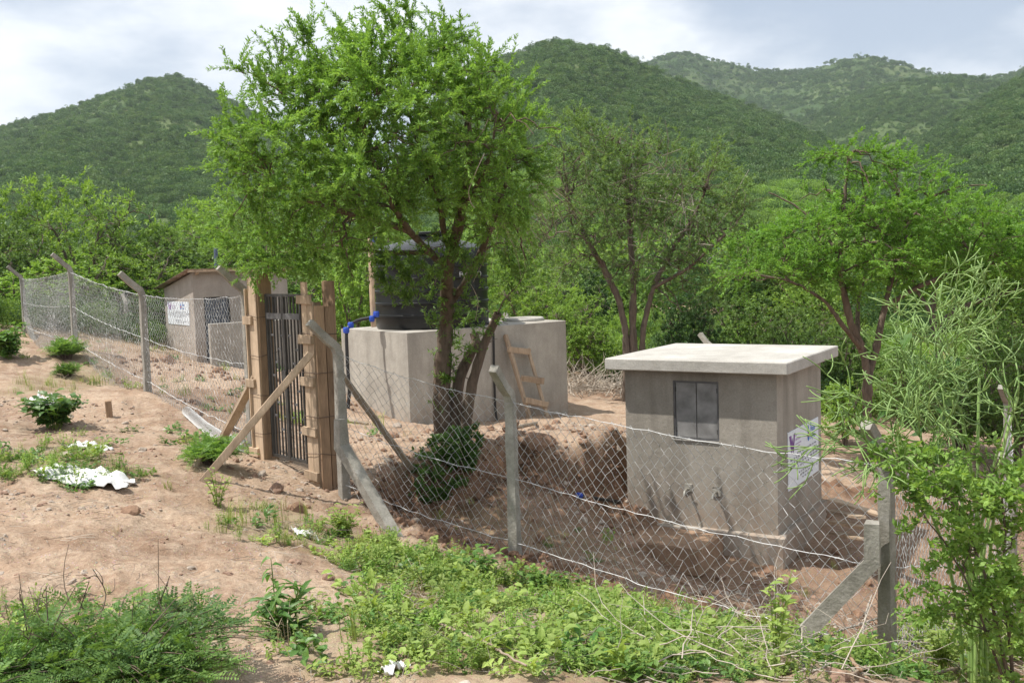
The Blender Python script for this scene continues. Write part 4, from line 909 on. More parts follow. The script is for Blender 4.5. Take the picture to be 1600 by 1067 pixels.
# ---- ladder
lad = thing('ladder', 'rough homemade wooden ladder leaning on the block reservoir', 'ladder', gp(845, 660))
def lean(px, py, s): return on_plane(px, py, BC - BV * (.06 + .4 * s), BV)
rails = [(lean(790, 523, 0), lean(803, 572, .35), lean(832, 664, 1)), (lean(824, 545, 0), lean(838, 596, .4), lean(860, 664, 1))]
for k, (a, m_, b) in enumerate(rails):
    mb = MB(); mb.bar(a, m_, .085 if k == 0 else .06, .05, -BV, .006, .008); mb2 = MB().bar(a, b - Z * .05, .09 if k == 0 else .07, .05, -BV, .008, .008); obj('rail', mb2.mesh('ladder_rail'), M['wood2'], lad)
for (x0, y0, x1, y1, s) in ((791, 546, 826, 549, .12), (812, 590, 848, 595, .45), (819, 625, 853, 632, .72)):
    obj('rung', MB().bar(lean(x0, y0, s) - BV * .05, lean(x1, y1, s) - BV * .05, .12, .03, -BV, .008, .006).mesh('ladder_rung'), M['wood2'], lad)

# ---- latrine hut
HU, HV = rot2(math.radians(35)); HC = at(300, 425, 27.5); HC = HC * [1, 1, 0]; HW = 2.75; HD = float((on_plane(259, 500, HC, HU) - HC) @ HV)
hg = at(300, 567, 27.5)[2]; htf = at(300, 426, 27.5)[2]; htb = htf - .16 * HD
hut = thing('latrine_hut', 'small plastered hut with mono-pitch sheet roof behind the left fence', 'hut', wz(HC, hg))
doors = [(.28, 1.02, 0.02, 1.80), (1.62, 2.36, 0.02, 1.80)]
mb = MB(); wall_open(mb, wz(HC, hg), HU, -HV, HW, htf - hg, .1, doors, .4)
br_ = HC + HU * HW; bl_ = HC + HV * HD; bb_ = bl_ + HU * HW
mb.add([wz(bl_, hg - .4), wz(HC, hg - .4), wz(HC, htf), wz(bl_, htb)], [[0, 1, 2, 3]]); mb.add([wz(br_, hg - .4), wz(bb_, hg - .4), wz(bb_, htb), wz(br_, htf)], [[0, 1, 2, 3]])
mb.add([wz(bb_, hg - .4), wz(bl_, hg - .4), wz(bl_, htb), wz(bb_, htb)], [[0, 1, 2, 3]])
obj('wall', mb.mesh('hut_wall'), M['hutplaster'], hut)
for a0, a1, z0, z1 in doors:
    d_ = obj('door', MB().box(wz(HC, hg) + HU * (a0 + a1) / 2 + Z * (z0 + z1) / 2 + HV * .06, [HU, Z, -HV], [(a1 - a0) / 2 - .03, (z1 - z0) / 2 - .03, .012], bev=.004).mesh('hut_door'), M['doorpaint'], hut)
    fr = MB()
    for e in (a0 + .015, a1 - .015): fr.bar(wz(HC, hg) + HU * e + Z * z0 + HV * .05, wz(HC, hg) + HU * e + Z * z1 + HV * .05, .03, .05, HV)
    fr.bar(wz(HC, hg) + HU * (a0 + .03) + Z * (z1 - .015) + HV * .05, wz(HC, hg) + HU * (a1 - .03) + Z * (z1 - .015) + HV * .05, .03, .05, HV); obj('door_frame', fr.mesh('door_frame'), M['steel'], d_)
    for zz in (.6, 1.2): obj('door_rib', MB().bar(wz(HC, hg) + HU * (a0 + .04) + Z * (z0 + zz) + HV * .045, wz(HC, hg) + HU * (a1 - .04) + Z * (z0 + zz) + HV * .045, .03, .01, HV).mesh('door_rib'), M['doorpaint'], d_)
    obj('door_rib', MB().bar(wz(HC, hg) + HU * (a0 + a1) / 2 + Z * (z0 + .05) + HV * .044, wz(HC, hg) + HU * (a0 + a1) / 2 + Z * (z1 - .05) + HV * .044, .025, .01, HV).mesh('door_rib'), M['doorpaint'], d_)
# corrugated roof: waves run down the slope
nx = 120; uu = np.linspace(-.25, HW + .25, nx); wv = .012 * np.sin(uu / .076 * 2 * math.pi)
rows = []
for vv in (-.28, HD + .32):
    zz = htf + (htb - htf) * (vv / HD) + .05; rows.append(np.array([HC * [1, 1, 0] + HU * a + HV * vv + Z * (zz + b) for a, b in zip(uu, wv)]))
V = np.vstack(rows + [rows[0] - Z * .004, rows[1] - Z * .004]); k = np.arange(nx - 1)
F = np.concatenate([np.stack([k, k + 1, nx + k + 1, nx + k], 1), np.stack([2 * nx + k, 3 * nx + k, 3 * nx + k + 1, 2 * nx + k + 1], 1), np.stack([k, 2 * nx + k, 2 * nx + k + 1, k + 1], 1), np.stack([nx + k, nx + k + 1, 3 * nx + k + 1, 3 * nx + k], 1)])
rf = obj('roof', new_mesh('hut_roof', V, F, True), M['roofsheet'], hut)
for k in range(4):
    a = .1 + k * (HW - .2) / 3; obj('rafter', MB().bar(HC + HU * a + HV * -.22 + Z * (htf + .0), HC + HU * a + HV * (HD + .25) + Z * (htb - .0), .05, .07).mesh('rafter'), M['wood'], rf)
obj('fascia', MB().bar(HC + HU * -.2 + HV * -.25 + Z * (htf + .04), HC + HU * (HW + .2) + HV * -.25 + Z * (htf + .04), .02, .07).mesh('fascia'), M['wood'], rf)
vp = at(338, 422, 28.6); obj('vent_pipe', MB().tube([vp - Z * 1.2, vp, at(337, 385, 28.6)], .055, 10).mesh('vent_pipe'), M['ventblue'], hut)
# screen wall in front of the doors
sw = at(326, 506, 26.0); sz1, sz0 = sw[2], at(332, 582, 26.0)[2]
screen = tag(obj('screen_wall', MB().box(sw * [1, 1, 0] + HU * 1.25 + Z * (sz1 + sz0 - .2) / 2, [HU, HV, Z], [1.25, .075, (sz1 - sz0 + .2) / 2], bev=.012).mesh('screen_wall'), M['tankplaster']), 'low plastered screen wall in front of the hut doors', 'wall')
hn = -HU
pl = on_plane(264, 510, HC + hn * .002, hn); pr = on_plane(297, 509, HC + hn * .002, hn); pt_ = on_plane(297, 472, HC + hn * .002, hn)
sign('white printed sheet on the sunlit side wall of the hut', wz(pl, pr[2]), -HV, float((pr - pl) @ -HV), float(pt_[2] - pr[2]))

# ---------------------------------------------------------------- fence
def ground_at(p): return np.array([p[0], p[1], hz(p[0], p[1])])
def post_mesh(bz, top, outdir, wd=.102, arm=.46, base_drop=.25):
    """cast concrete post: slightly rough tapered square shaft with a cranked arm"""
    b = np.array([top[0], top[1], bz - base_drop]); P = [b + (top - Z * .03 - b) * t for t in np.linspace(0, 1, 9)] + [top + outdir * .03 + Z * .05] + [top + outdir * arm * .72 * t + Z * arm * .72 * t for t in (.4, .7, 1)]
    n = len(P); sd = nrm(np.cross(outdir, Z)); rings = []
    for k, p in enumerate(P):
        t_ = nrm(P[min(k + 1, n - 1)] - P[max(k - 1, 0)]); n2 = nrm(np.cross(sd, t_)); h = wd * .5 * (1.04 - .22 * k / n) * (1 + rng.normal(0, .025)); c = .09 * h
        rings.append([p + sd * a_ + n2 * b_ for a_, b_ in ((h, h - c), (h - c, h), (-h + c, h), (-h, h - c), (-h, -h + c), (-h + c, -h), (h - c, -h), (h, -h + c))])
    V = np.array(rings).reshape(-1, 3) + rng.normal(0, .0028, (8 * n, 3))
    i = np.arange(n - 1)[:, None] * 8; j = np.arange(8)[None]; j2 = (j + 1) % 8; e = 8 * (n - 1)
    F = np.stack([i + j, i + j2, i + 8 + j2, i + 8 + j], -1).reshape(-1, 4).tolist() + [[e, e + 1, e + 2, e + 7], [e + 2, e + 3, e + 6, e + 7], [e + 3, e + 4, e + 5, e + 6]]
    return MB().add(V, F)
def brace_mesh(p_top, p_foot, wd=.115):
    """strut: short upright head against the post, then a slanting leg into the ground"""
    mid = p_top - Z * .30; d = nrm(p_foot - mid); hd = nrm((p_foot - mid) * [1, 1, 0]); sd = nrm(np.cross(hd, Z)); n1 = np.cross(sd, d); V = []
    for p, n2, w_ in ((p_top, hd, .9), (mid, nrm(hd + nrm(n1 if n1 @ hd > 0 else -n1)), 1.05), ((mid + p_foot) / 2, (n1 if n1 @ hd > 0 else -n1), 1.0), (p_foot + d * .2, (n1 if n1 @ hd > 0 else -n1), 1.04)):
        h = wd * .5 * w_; V += [p + sd * a * h + n2 * b * h for a, b in ((1, 1), (-1, 1), (-1, -1), (1, -1))]
    F = [[k * 4 + j, k * 4 + (j + 1) % 4, k * 4 + 4 + (j + 1) % 4, k * 4 + 4 + j] for k in range(3) for j in range(4)] + [[3, 2, 1, 0], [12, 13, 14, 15]]
    return MB().add(np.array(V) + rng.normal(0, .004, (16, 3)), F)
def mesh_panel(A, Bp, cell=.105, seed=0, wire=.0024):
    """woven zigzag wires hung between two posts; A, Bp = (top point) at each post, bottom follows the ground"""
    g = np.random.default_rng(seed); L = float(np.linalg.norm((Bp - A)[:2])); n = int(L / (cell * .5)); hgt = 1.0
    gA, gB = hz(A[0], A[1]), hz(Bp[0], Bp[1]); rowsN = int(max(A[2] - gA, Bp[2] - gB) / (cell * .55)); nv = nrm(np.array([-(Bp - A)[1], (Bp - A)[0], 0]))
    s0 = (np.arange(n) + .5) / n; t = np.linspace(0, 1, rowsN + 1)
    zig = np.where(np.arange(rowsN + 1) % 2 == 0, -.5, .5) / n * 1.04
    S = np.clip(s0[:, None] + zig[None] * np.where(np.arange(n) % 2 == 0, 1, -1)[:, None], 0, 1); T = np.broadcast_to(t[None], S.shape)
    X = A[0] + (Bp[0] - A[0]) * S; Y = A[1] + (Bp[1] - A[1]) * S
    topz = A[2] + (Bp[2] - A[2]) * S - .05 * np.sin(S * math.pi) - .03 + .012 * np.sin(S * 40)
    gz = H(X, Y) + .0; botz = np.minimum(gz + .02, topz - .4)
    Zz = botz + (topz - botz) * T; wob = .03 * np.sin(S * 9 + seed) * np.sin(T * 4) + np.where(np.arange(rowsN + 1) % 2 == 0, -.004, .004)[None]
    P = np.stack([X + nv[0] * wob, Y + nv[1] * wob, Zz], -1) + g.normal(0, .002, (*S.shape, 3))
    return tubes(P, np.full(S.shape, wire), 3, False)
def strand(A, Bp, sag, seed, wire=.003):
    g = np.random.default_rng(seed); L = np.linalg.norm(Bp - A); n = max(6, int(L / .12)); s = np.linspace(0, 1, n); P = A + (Bp - A) * s[:, None] - Z * (sag * np.sin(s * math.pi))[:, None] + g.normal(0, .006, (n, 3))
    mb = MB(); ph = s * L / .05
    side = nrm(np.cross(Bp - A, Z)); tw_ = side * np.cos(ph * 3)[:, None] * .003
    mb.add(*tubes((P + tw_)[None], np.full((1, n), wire), 3)); mb.add(*tubes((P - tw_)[None], np.full((1, n), wire * .8), 3))
    bb = P[1:-1]; d1 = nrm(g.normal(size=bb.shape)) * .02; mb.add(*tubes(np.stack([bb - d1, bb + d1], 1), np.full((len(bb), 2), .0016), 3))
    return mb
def fence(label, tops, outs, arms, bases=None, base_loc=None, seed=0, braces=(), strands=(.98, .55, .12), mesh=True, cell=.105, wire=.0030):
    t = thing('chain_link_fence', label, 'fence', ground_at(tops[len(tops) // 2]))
    ps = []
    for k, (tp_, o_) in enumerate(zip(tops, outs)):
        if o_ is None: ps.append(None); continue
        p = obj('post', post_mesh(hz(tp_[0], tp_[1]), tp_, o_, arm=arms).mesh('fence_post'), M['post'], t); ps.append(p)
    for (pt1, foot) in braces: obj('brace', brace_mesh(pt1, foot).mesh('fence_brace'), M['post'], t)
    for k in range(len(tops) - 1):
        A, Bp = tops[k], tops[k + 1]
        if mesh:
            o = obj('wire_mesh', quads_to_mesh('wire_mesh', *mesh_panel(A, Bp, cell, seed + k, wire), sm=True), M['galv'], t)
        for q, f in enumerate(strands):
            a = A * [1, 1, 0] + Z * (hz(A[0], A[1]) * (1 - f) + A[2] * f); b = Bp * [1, 1, 0] + Z * (hz(Bp[0], Bp[1]) * (1 - f) + Bp[2] * f)
            nv = nrm(np.array([-(Bp - A)[1], (Bp - A)[0], 0])) * -.02
            obj('barbed_wire', strand(a + nv, b + nv, .05, seed * 7 + k * 3 + q).mesh('barbed_wire'), M['galv'], t)
    return t
oL = nrm(np.array([-.78, -.62, 0])); oR = nrm(np.array([-.45, -.9, 0])); oC = nrm(np.array([-.55, -.55, 0]))
P0, P1, P2 = at(34, 435, 27), at(110, 422, 20.5), at(222, 458, 16)
P3, P4, P5 = at(528, 548, 10.95), at(797, 622, 9.9), at(1385, 722, 7.4)
P6 = np.array([5.35, 10.6, 0]); P6[2] = hz(5.35, 10.6) + 1.62
P7 = np.array([7.6, 15.2, 0]); P7[2] = hz(7.6, 15.2) + 1.62
GLt, GRt = at(403, 440, 12.0), at(497, 470, 11.05)
Pg = at(398, 470, 12.15); Pb = at(383, 458, 12.6)
fence('chain-link fence with cranked concrete posts climbing away at the left', [P0, P1, P2, Pb], [oL, oL, oL, oL], .46, seed=10, braces=[(P0 - Z * .75 + np.array([.05, -.05, 0]), ground_at(P0 + np.array([.55, -.75, 0])))], cell=.105, wire=.0028)
fence('sagging chain-link fence with cranked concrete posts in front of tree and kiosk', [P3, P4, P5], [oL, oR, oC], .46, seed=20,
      braces=[(at(532, 655, 10.84), gp(612, 832)), (at(1363, 815, 7.3), gp(1235, 1012))], strands=(.98, .5, .1))
fence('chain-link fence turning back from the corner post at the right edge', [P5 + np.array([.06, .06, -.02]), P6, P7], [None, oC, oC], .42, seed=30, strands=(.98, .5), cell=.1)
Pk = at(197, 475, 30); fence('short far stretch of chain-link fence behind the left corner post', [P0 + np.array([.05, .08, 0]), Pk], [None, nrm(np.array([-.5, .6, 0]))], .4, seed=40, strands=(.98, .5), cell=.12, wire=.003)
for px, py, Y, lab in ((800, 507, 26.5, 'concrete post tip showing above the back of the block'), (1112, 545, 19.5, 'concrete post tip showing above the back of the kiosk roof')):
    p = at(px, py, Y); tag(obj('fence_post', post_mesh(hz(p[0], p[1]), p, nrm(np.array([-.5, .6, 0])), arm=.4).mesh('far_post'), M['post']), lab, 'post')

# ---------------------------------------------------------------- gate in its timber shuttering
GD = nrm((GRt - GLt) * [1, 1, 0]); GN = nrm(np.array([-GD[1], GD[0], 0])) ; GN = GN if GN[1] < 0 else -GN     # along the gate, outward (to the camera side)
def column(label, c, h, boards, cleat_face, mats, half=.13):
    gz_ = hz(c[0], c[1]); t = thing('gate_column', label, 'column', np.array([c[0], c[1], gz_])); b = np.array([c[0], c[1], gz_])
    obj('concrete_core', MB().box(b + Z * (h * .45 - .1), [GD, GN, Z], [half - .02, half - .02, h * .45 + .1]).mesh('core'), M['post'], t)
    for (axis, sgn, w_, off, hh, mt) in boards:
        n = (GD if axis == 'd' else GN) * sgn; s_ = GN if axis == 'd' else GD
        obj('board', MB().box(b + n * (half + .0) + s_ * off + Z * (hh / 2 - .06), [s_, n, Z], [w_ / 2, .0125, hh / 2 + .06], jit=.003, bev=.003).mesh('board'), M[mt], t)
    return t, b
h1 = float(at(403, 428, 12.0)[2] - hz(*at(403, 720, 12.0)[:2])); c1 = at(418, 700, 12.0); c2 = at(508, 720, 11.3)
h2 = float(at(508, 470, 11.3)[2] - hz(c2[0], c2[1]))
colA, bA = column('timber-shuttered gate column on the hut side of the gate', c1, h1, [('n', 1, .19, .0, h1 - .02, 'wood'), ('n', -1, .19, 0, h1 - .1, 'wood2'), ('d', -1, .19, 0, h1 - .06, 'wood2'), ('d', 1, .18, .0, h1 + .03, 'wood3')], 0, None, .095)  # board turned from the sun gets darker wood, its shade painted in
colB, bB = column('timber-shuttered gate column beside the cranked concrete post', c2, h2, [('n', 1, .11, -.075, h2 + .22, 'wood'), ('n', 1, .12, .045, h2 - .0, 'wood'), ('d', 1, .12, .07, h2 - .05, 'wood3'), ('d', 1, .12, -.06, h2 - .06, 'wood3'), ('n', -1, .22, .03, h2 + .22, 'wood3'), ('d', -1, .24, 0, h2 - .02, 'wood')], 0, None)  # same here: shade of the side away from the sun put into the wood colour
for t, b, hs, lng in ((colA, bA, (.02, .86, 1.62), .10), (colB, bB, (.04, .55, 1.12, 1.6, 2.05), .14)):
    for z_ in hs:
        off = -.10 if t is colA else -.04
        obj('cleat', MB().box(b + GN * ((.095 if t is colA else .13) + .028) + GD * off + Z * (z_ + .08), [GD, GN, Z], [lng, .018, .05], jit=.003, bev=.003).mesh('cleat'), M['wood'], t)
    for z_ in (.35, .8, 1.3, 1.75):
        r_ = .125 if t is colA else .16; pts_ = [b + GD * a + GN * c_ + Z * (z_ + rng.normal(0, .02)) for a, c_ in ((-r_, -r_), (r_, -r_), (r_, r_), (-r_, r_), (-r_, -r_))]
        obj('tie_wire', MB().tube(np.array(pts_), .004, 4).mesh('tie'), M['rustwire'], t)
# narrow light plank with cleats on the outer left of the first column
obj('board', MB().box(bA - GD * .125 + GN * .075 + Z * (h1 / 2 - .1), [GD, GN, Z], [.012, .06, h1 / 2 - .06], jit=.003, bev=.003).mesh('board'), M['wood'], colA)
# steel gate, two leaves of upright bars
G0, G1 = bA + GD * .14, bB - GD * .17; gzb = max(hz(*G0[:2]), hz(*G1[:2])) + .05; gzt = float(at(450, 459, 11.6)[2])
gl = float(np.linalg.norm((G1 - G0)[:2])); o0 = G0 * [1, 1, 0]
gate = thing('steel_gate', 'dark steel bar gate between the two shuttered columns', 'gate', wz((G0 + G1) / 2, gzb))
for k in range(2):
    a0_, a1_ = k * gl / 2 + .012, (k + 1) * gl / 2 - .012; fr = MB()
    for e in (a0_, a1_): fr.box(o0 + GD * e + Z * (gzb + gzt) / 2, [GD, GN, Z], [.016, .016, (gzt - gzb) / 2])
    for zz in (gzb + .02, gzt - .016): fr.box(o0 + GD * (a0_ + a1_) / 2 + Z * zz, [GD, GN, Z], [(a1_ - a0_) / 2 - .0165, .014, .016])
    lf_ = obj('leaf_frame', fr.mesh('gate_frame'), M['steel'], gate)
    obj('flat_rail', MB().box(o0 + GD * (a0_ + a1_) / 2 + Z * (gzt - .26) + GN * .016, [GD, GN, Z], [(a1_ - a0_) / 2 - .003, .005, .035]).mesh('flat_rail'), M['greysteel'], lf_)
    nb = 4
    for q in range(1, nb + 1):
        e = a0_ + (a1_ - a0_) * q / (nb + 1)
        obj('bar', MB().box(o0 + GD * e + Z * (gzb + gzt) / 2, [GD, GN, Z], [.0085, .0085, (gzt - gzb) / 2 - .034]).mesh('bar'), M['steel'], lf_)
        if q < nb + 1:
            for zz in np.arange(.35 + (q % 3) * .16, gzt - gzb - .35, .48):
                o = obj('spacer', MB().box(o0 + GD * (e + (a1_ - a0_) / (nb + 1) / 2) + Z * (gzb + zz), [GD, GN, Z], [(a1_ - a0_) / (nb + 1) / 2 - .009, .007, .012]).mesh('spacer'), M['greysteel'], lf_)
obj('lock_box', MB().box(o0 + GD * gl / 2 + GN * .03 + Z * (gzb + 1.0), [GD, GN, Z], [.05, .012, .06], bev=.003).mesh('lock_box'), M['steel'], gate)
# props
def prop(label, a, b, w, t_, mt, up=(0, 0, 1)):
    d = nrm(b - a); return tag(obj('timber_prop', MB().bar(a, b + d * .06, w, t_, up, .004, .006).mesh('prop'), M[mt]), label, 'timber prop')
prop('long pale timber propped from the right gate column down to the left', at(486, 552, 10.78), gp(318, 750), .075, .07, 'wood', (0, 1, .2))
prop('short plank propped against the outer side of the left gate column', at(399, 588, 12.0), gp(341, 699), .11, .04, 'wood2', GD)
prop('dark timber propped inside the fence from the right gate column', at(533, 585, 11.35), at(640, 728, 12.2), .07, .06, 'oldwood', (0, 1, .2))
prop('dark second prop behind the short plank at the left column', at(402, 596, 12.45), gp(362, 670), .07, .05, 'oldwood', GD)

# ---------------------------------------------------------------- foreground plants
def frond(g, P, D, N, L, pairs=11, leaf=.16, wid=.42):
    """pinnate leaves: P,D,N (n,3), length L -> quads of all leaflets + thin stalks"""
    n = len(P); t = np.linspace(.12, 1, pairs); S = nrm(np.cross(D, N)); Nn = np.cross(S, D)
    base = P[:, None] + D[:, None] * (L[:, None] * t)[..., None] - Nn[:, None] * (L[:, None] * (.25 * t ** 2))[..., None]
    out = []
    for sg in (-1, 1):
        d = nrm(S[:, None] * sg + D[:, None] * .45 + g.normal(0, .12, base.shape)); ll = (L[:, None] * leaf * (1.15 - .55 * np.abs(t - .4))) * np.ones_like(base[..., 0])
        out.append(leaf_quads(base.reshape(-1, 3), d.reshape(-1, 3), np.repeat(Nn, pairs, 0) + g.normal(0, .25, (n * pairs, 3)), ll.ravel(), ll.ravel() * wid))
    m = MB(); [m.add(*o) for o in out]; return m
def fern_bush(name, label, base, h, w, n_br, n_fr, L, mat, seed, cat='shrub', leaf=.16, pairs=11):
    g = np.random.default_rng(seed); t = thing(name, label, cat, base); a = g.random(n_br) * 6.283; rr = np.sqrt(g.random(n_br)) * w / 2
    p0 = base + np.stack([np.cos(a) * rr * .25, np.sin(a) * rr * .25, np.full(n_br, -.03)], 1); hh = h * (1 - .45 * (rr / (w / 2)) ** 2) * g.uniform(.6, 1.05, n_br)
    p1 = base + np.stack([np.cos(a) * rr, np.sin(a) * rr, hh], 1); Bz = bez(p0, np.tile([[0, 0, 1.0]], (n_br, 1)), p1, 8, .5)
    wd = MB(); wd.add(*tubes(Bz, np.tile(np.linspace(.006, .002, 8), (n_br, 1)), 4)); obj('stems', wd.mesh(name + '_stems', True), M['bark'], t)
    ti = g.uniform(.3, 1.0, (n_br, n_fr)); k = np.minimum((ti * 7).astype(int), 6); f = (ti * 7 - k)[..., None]; ar = np.arange(n_br)[:, None]
    P = (Bz[ar, k] * (1 - f) + Bz[ar, k + 1] * f).reshape(-1, 3); T = nrm(Bz[ar, k + 1] - Bz[ar, k]).reshape(-1, 3); n = len(P)
    rd = rand_dirs(n, g); D = nrm(rd * [1, 1, .4] + T * .5 + [0, 0, .2]); Nn = nrm(rand_dirs(n, g) * .4 + [0, 0, 1.0])
    obj('leaves', frond(g, P, D, Nn, L * g.uniform(.6, 1.25, n), pairs, leaf).mesh(name + '_leaves'), mat, t); return t
def leafy_plant(name, label, base, h, w, n_st, per, L, W, mat, seed, cat='plant', droop=.25, upr=.3, stem=.004, t0=.25, fold=.18):
    g = np.random.default_rng(seed); t = thing(name, label, cat, base); a = g.random(n_st) * 6.283; rr = np.sqrt(g.random(n_st)) * w / 2
    p0 = base + np.stack([np.cos(a) * rr * .2, np.sin(a) * rr * .2, np.full(n_st, -.03)], 1); p1 = base + np.stack([np.cos(a) * rr, np.sin(a) * rr, h * g.uniform(.55, 1.05, n_st)], 1)
    Bz = bez(p0, np.tile([[0, 0, 1.0]], (n_st, 1)), p1, 7, .5); wd = MB(); wd.add(*tubes(Bz, np.tile(np.linspace(stem, stem * .5, 7), (n_st, 1)), 4)); obj('stems', wd.mesh(name + '_stems', True), M['leaf_herb'], t)
    ti = np.tile(np.linspace(t0, 1, per), (n_st, 1)); k = np.minimum((ti * 6).astype(int), 5); f = (ti * 6 - k)[..., None]; ar = np.arange(n_st)[:, None]
    P = (Bz[ar, k] * (1 - f) + Bz[ar, k + 1] * f).reshape(-1, 3); n = len(P); az = np.tile(np.arange(per) * 2.4, n_st) + np.repeat(a, per) + g.normal(0, .3, n)
    D = nrm(np.stack([np.cos(az), np.sin(az), np.full(n, upr)], 1) + g.normal(0, .15, (n, 3))); V, F = leaf_folded(P, D, nrm(rand_dirs(n, g) * .3 + [0, 0, 1.0]), L * g.uniform(.6, 1.2, n), W * g.uniform(.7, 1.2, n), fold, droop)
    obj('leaves', quads_to_mesh(name + '_leaves', V, F), mat, t); return t
g1 = gp(170, 1062)
fs = fern_bush('fern_shrub', 'low fern-leaved shrub with dark thorny stems at bottom left corner', g1 + [0.02, -.05, 0], .34, 1.45, 120, 12, .13, M['leaf_fern'], 401, leaf=.19)
gt = np.random.default_rng(5); th_ = MB()
for k in range(13):
    p = g1 + np.array([gt.uniform(-.5, .4), gt.uniform(-.2, .25), .08]); q = p + np.array([gt.uniform(-.25, .25), gt.uniform(-.1, .2), gt.uniform(.22, .42)])
    m_ = (p + q) / 2 + gt.normal(0, .05, 3); th_.add(*tubes(resample([p, m_, q], .03)[None], np.linspace(.005, .002, len(resample([p, m_, q], .03)))[None], 5))
    for j in range(3): w_ = m_ + (q - m_) * j / 3; th_.add(*tubes(resample([w_, w_ + gt.normal(0, .06, 3) + [0, 0, .05], w_ + gt.normal(0, .10, 3) + [0, 0, .1]], .03)[None], np.linspace(.003, .0012, len(resample([w_, w_ + [0.01, 0, .05], w_ + [0.01, 0, .1]], .03)))[None] if False else np.full((1, 5), .0022), 4)) if False else None
    for j in range(3):
        w_ = m_ + (q - m_) * j / 3; bb = bez(w_[None], nrm(gt.normal(size=(1, 3))), (w_ + gt.normal(0, .08, 3) + [0, 0, .07])[None], 5); th_.add(*tubes(bb, np.linspace(.003, .0013, 5)[None], 4))
o = obj('thorny_stems', th_.mesh('thorny_stems', True), M['bark'], fs)
g2 = gp(60, 1064); fern_bush('fern_shrub', 'second clump of bright fern leaves at the bottom left edge', g2 + [-.1, -.25, 0], .3, .8, 50, 11, .13, M['leaf_fern'], 402, leaf=.19)
fern_bush('fern_shrub', 'bright fern tuft beside the bottom left thorny shrub', gp(290, 1064) + [0, -.12, 0], .24, .6, 40, 9, .12, M['leaf_fern'], 403, leaf=.19)
leafy_plant('lance_leaf_plant', 'clump of long pointed leaves on the sand at lower left centre', gp(440, 992), .24, .36, 20, 5, .16, .034, M['leaf_broad'], 411, droop=.3, upr=.5)
leafy_plant('seedling', 'thin upright seedling with drooping oval leaves above the pointed clump', gp(432, 975), .38, .08, 2, 6, .075, .045, M['leaf_broad'], 412, droop=.5, upr=-.1, t0=.5)
leafy_plant('seedling', 'slim bare-stemmed seedling right of the pointed clump', gp(462, 985), .42, .06, 1, 5, .05, .03, M['leaf_herb'], 413, t0=.7)
leafy_plant('broad_leaf_plant', 'dark broad-leaved plant with a white scrap on the left slope', gp(85, 668), .44, .95, 46, 8, .15, .11, M['leaf_broad'], 414, upr=.15)
leafy_plant('broad_leaf_plant', 'broad-leaved plant at the left edge near the corner post', gp(15, 560), .62, .9, 34, 10, .17, .13, M['leaf_broad'], 415, upr=.15)
fern_bush('fern_shrub', 'small dark shrub at the foot of the second fence post', gp(104, 560), .42, .75, 60, 12, .16, M['leaf_fern'], 416, leaf=.2)
fern_bush('fern_shrub', 'small shrub low on the slope below the second fence post', gp(106, 588), .24, .5, 40, 8, .14, M['leaf_fern'], 417, leaf=.2)
fern_bush('fern_shrub', 'green fern tuft beside the foot of the long timber prop', gp(330, 725), .3, .72, 60, 10, .16, M['leaf_fern'], 418, leaf=.18)
leafy_plant('herb_plant', 'leafy bright herb in front of the gate at the soil edge', gp(540, 838), .28, .5, 30, 8, .065, .036, M['leaf_herb'], 419)
leafy_plant('herb_plant', 'small upright herb by the foot of the long prop', gp(340, 790), .36, .3, 10, 8, .06, .03, M['leaf_herb'], 420)
leafy_plant('sapling', 'young sapling with fresh light leaves left of the corner brace', gp(1212, 1050), .62, .26, 6, 11, .075, .034, M['leaf_herb'], 421, upr=.5, t0=.35)
leafy_plant('broad_leaf_plant', 'bright broad-leaved weed at the foot of the middle fence post', gp(745, 905), .26, .55, 26, 6, .10, .06, M['leaf_broad'], 422)
leafy_plant('broad_leaf_plant', 'broad-leaved weed just outside the sagging fence bottom', gp(860, 925), .2, .5, 20, 6, .09, .055, M['leaf_broad'], 423)
for k, (px, py, lab) in enumerate(((1470, 1040, 'leafy weed clump below the right-edge shrub'), (1570, 1030, 'leafy weed clump in the bottom right corner'), (1540, 960, 'tall leafy weeds hiding the stems of the right-edge shrub'), (1420, 1010, 'small leafy weed at the foot of the corner post'), (1590, 950, 'tall leafy weeds at the right frame edge'), (1545, 1062, 'leafy weed tuft at the bottom frame edge below the shrub'))):
    leafy_plant('weed_clump', lab, gp(px, py), (.35, .35, .6, .22, .6, .45)[k], .55, 34, 9, .06, .028, M['leaf_herb'], 460 + k, upr=.4)
# leafy bush at the foot of the big acacia
bb = base_b = np.array([at(692, 770, 12.35)[0], 12.35, 0]); bb[2] = hz(bb[0], bb[1])
ellb = [(at(690, 735, 12.35), np.array([.36, .32, .42])), (at(672, 770, 12.25), np.array([.25, .25, .3])), (at(715, 700, 12.4), np.array([.3, .3, .22])), (at(735, 690, 12.5), np.array([.2, .2, .18]))]
wood, lv = grow(431, [([bb - Z * .1, at(690, 760, 12.35), at(688, 705, 12.35)], .02, .006), ([bb - Z * .1, at(705, 740, 12.35), at(725, 695, 12.4)], .018, .006), ([bb - Z * .1, at(675, 775, 12.3), at(660, 750, 12.2)], .015, .005)], ellb, (20, 90, 420), (.007, .004, .0025), (.35, .22, .17), dict(m=7, per=3, L=.062, W=.03, keep=.95, fwd=.5))
put_tree('leafy_shrub', 'dark leafy shrub growing at the foot of the big acacia', 'shrub', bb, wood, lv, M['bark'], M['leaf_broad'], lname='leaves', wname='stems')

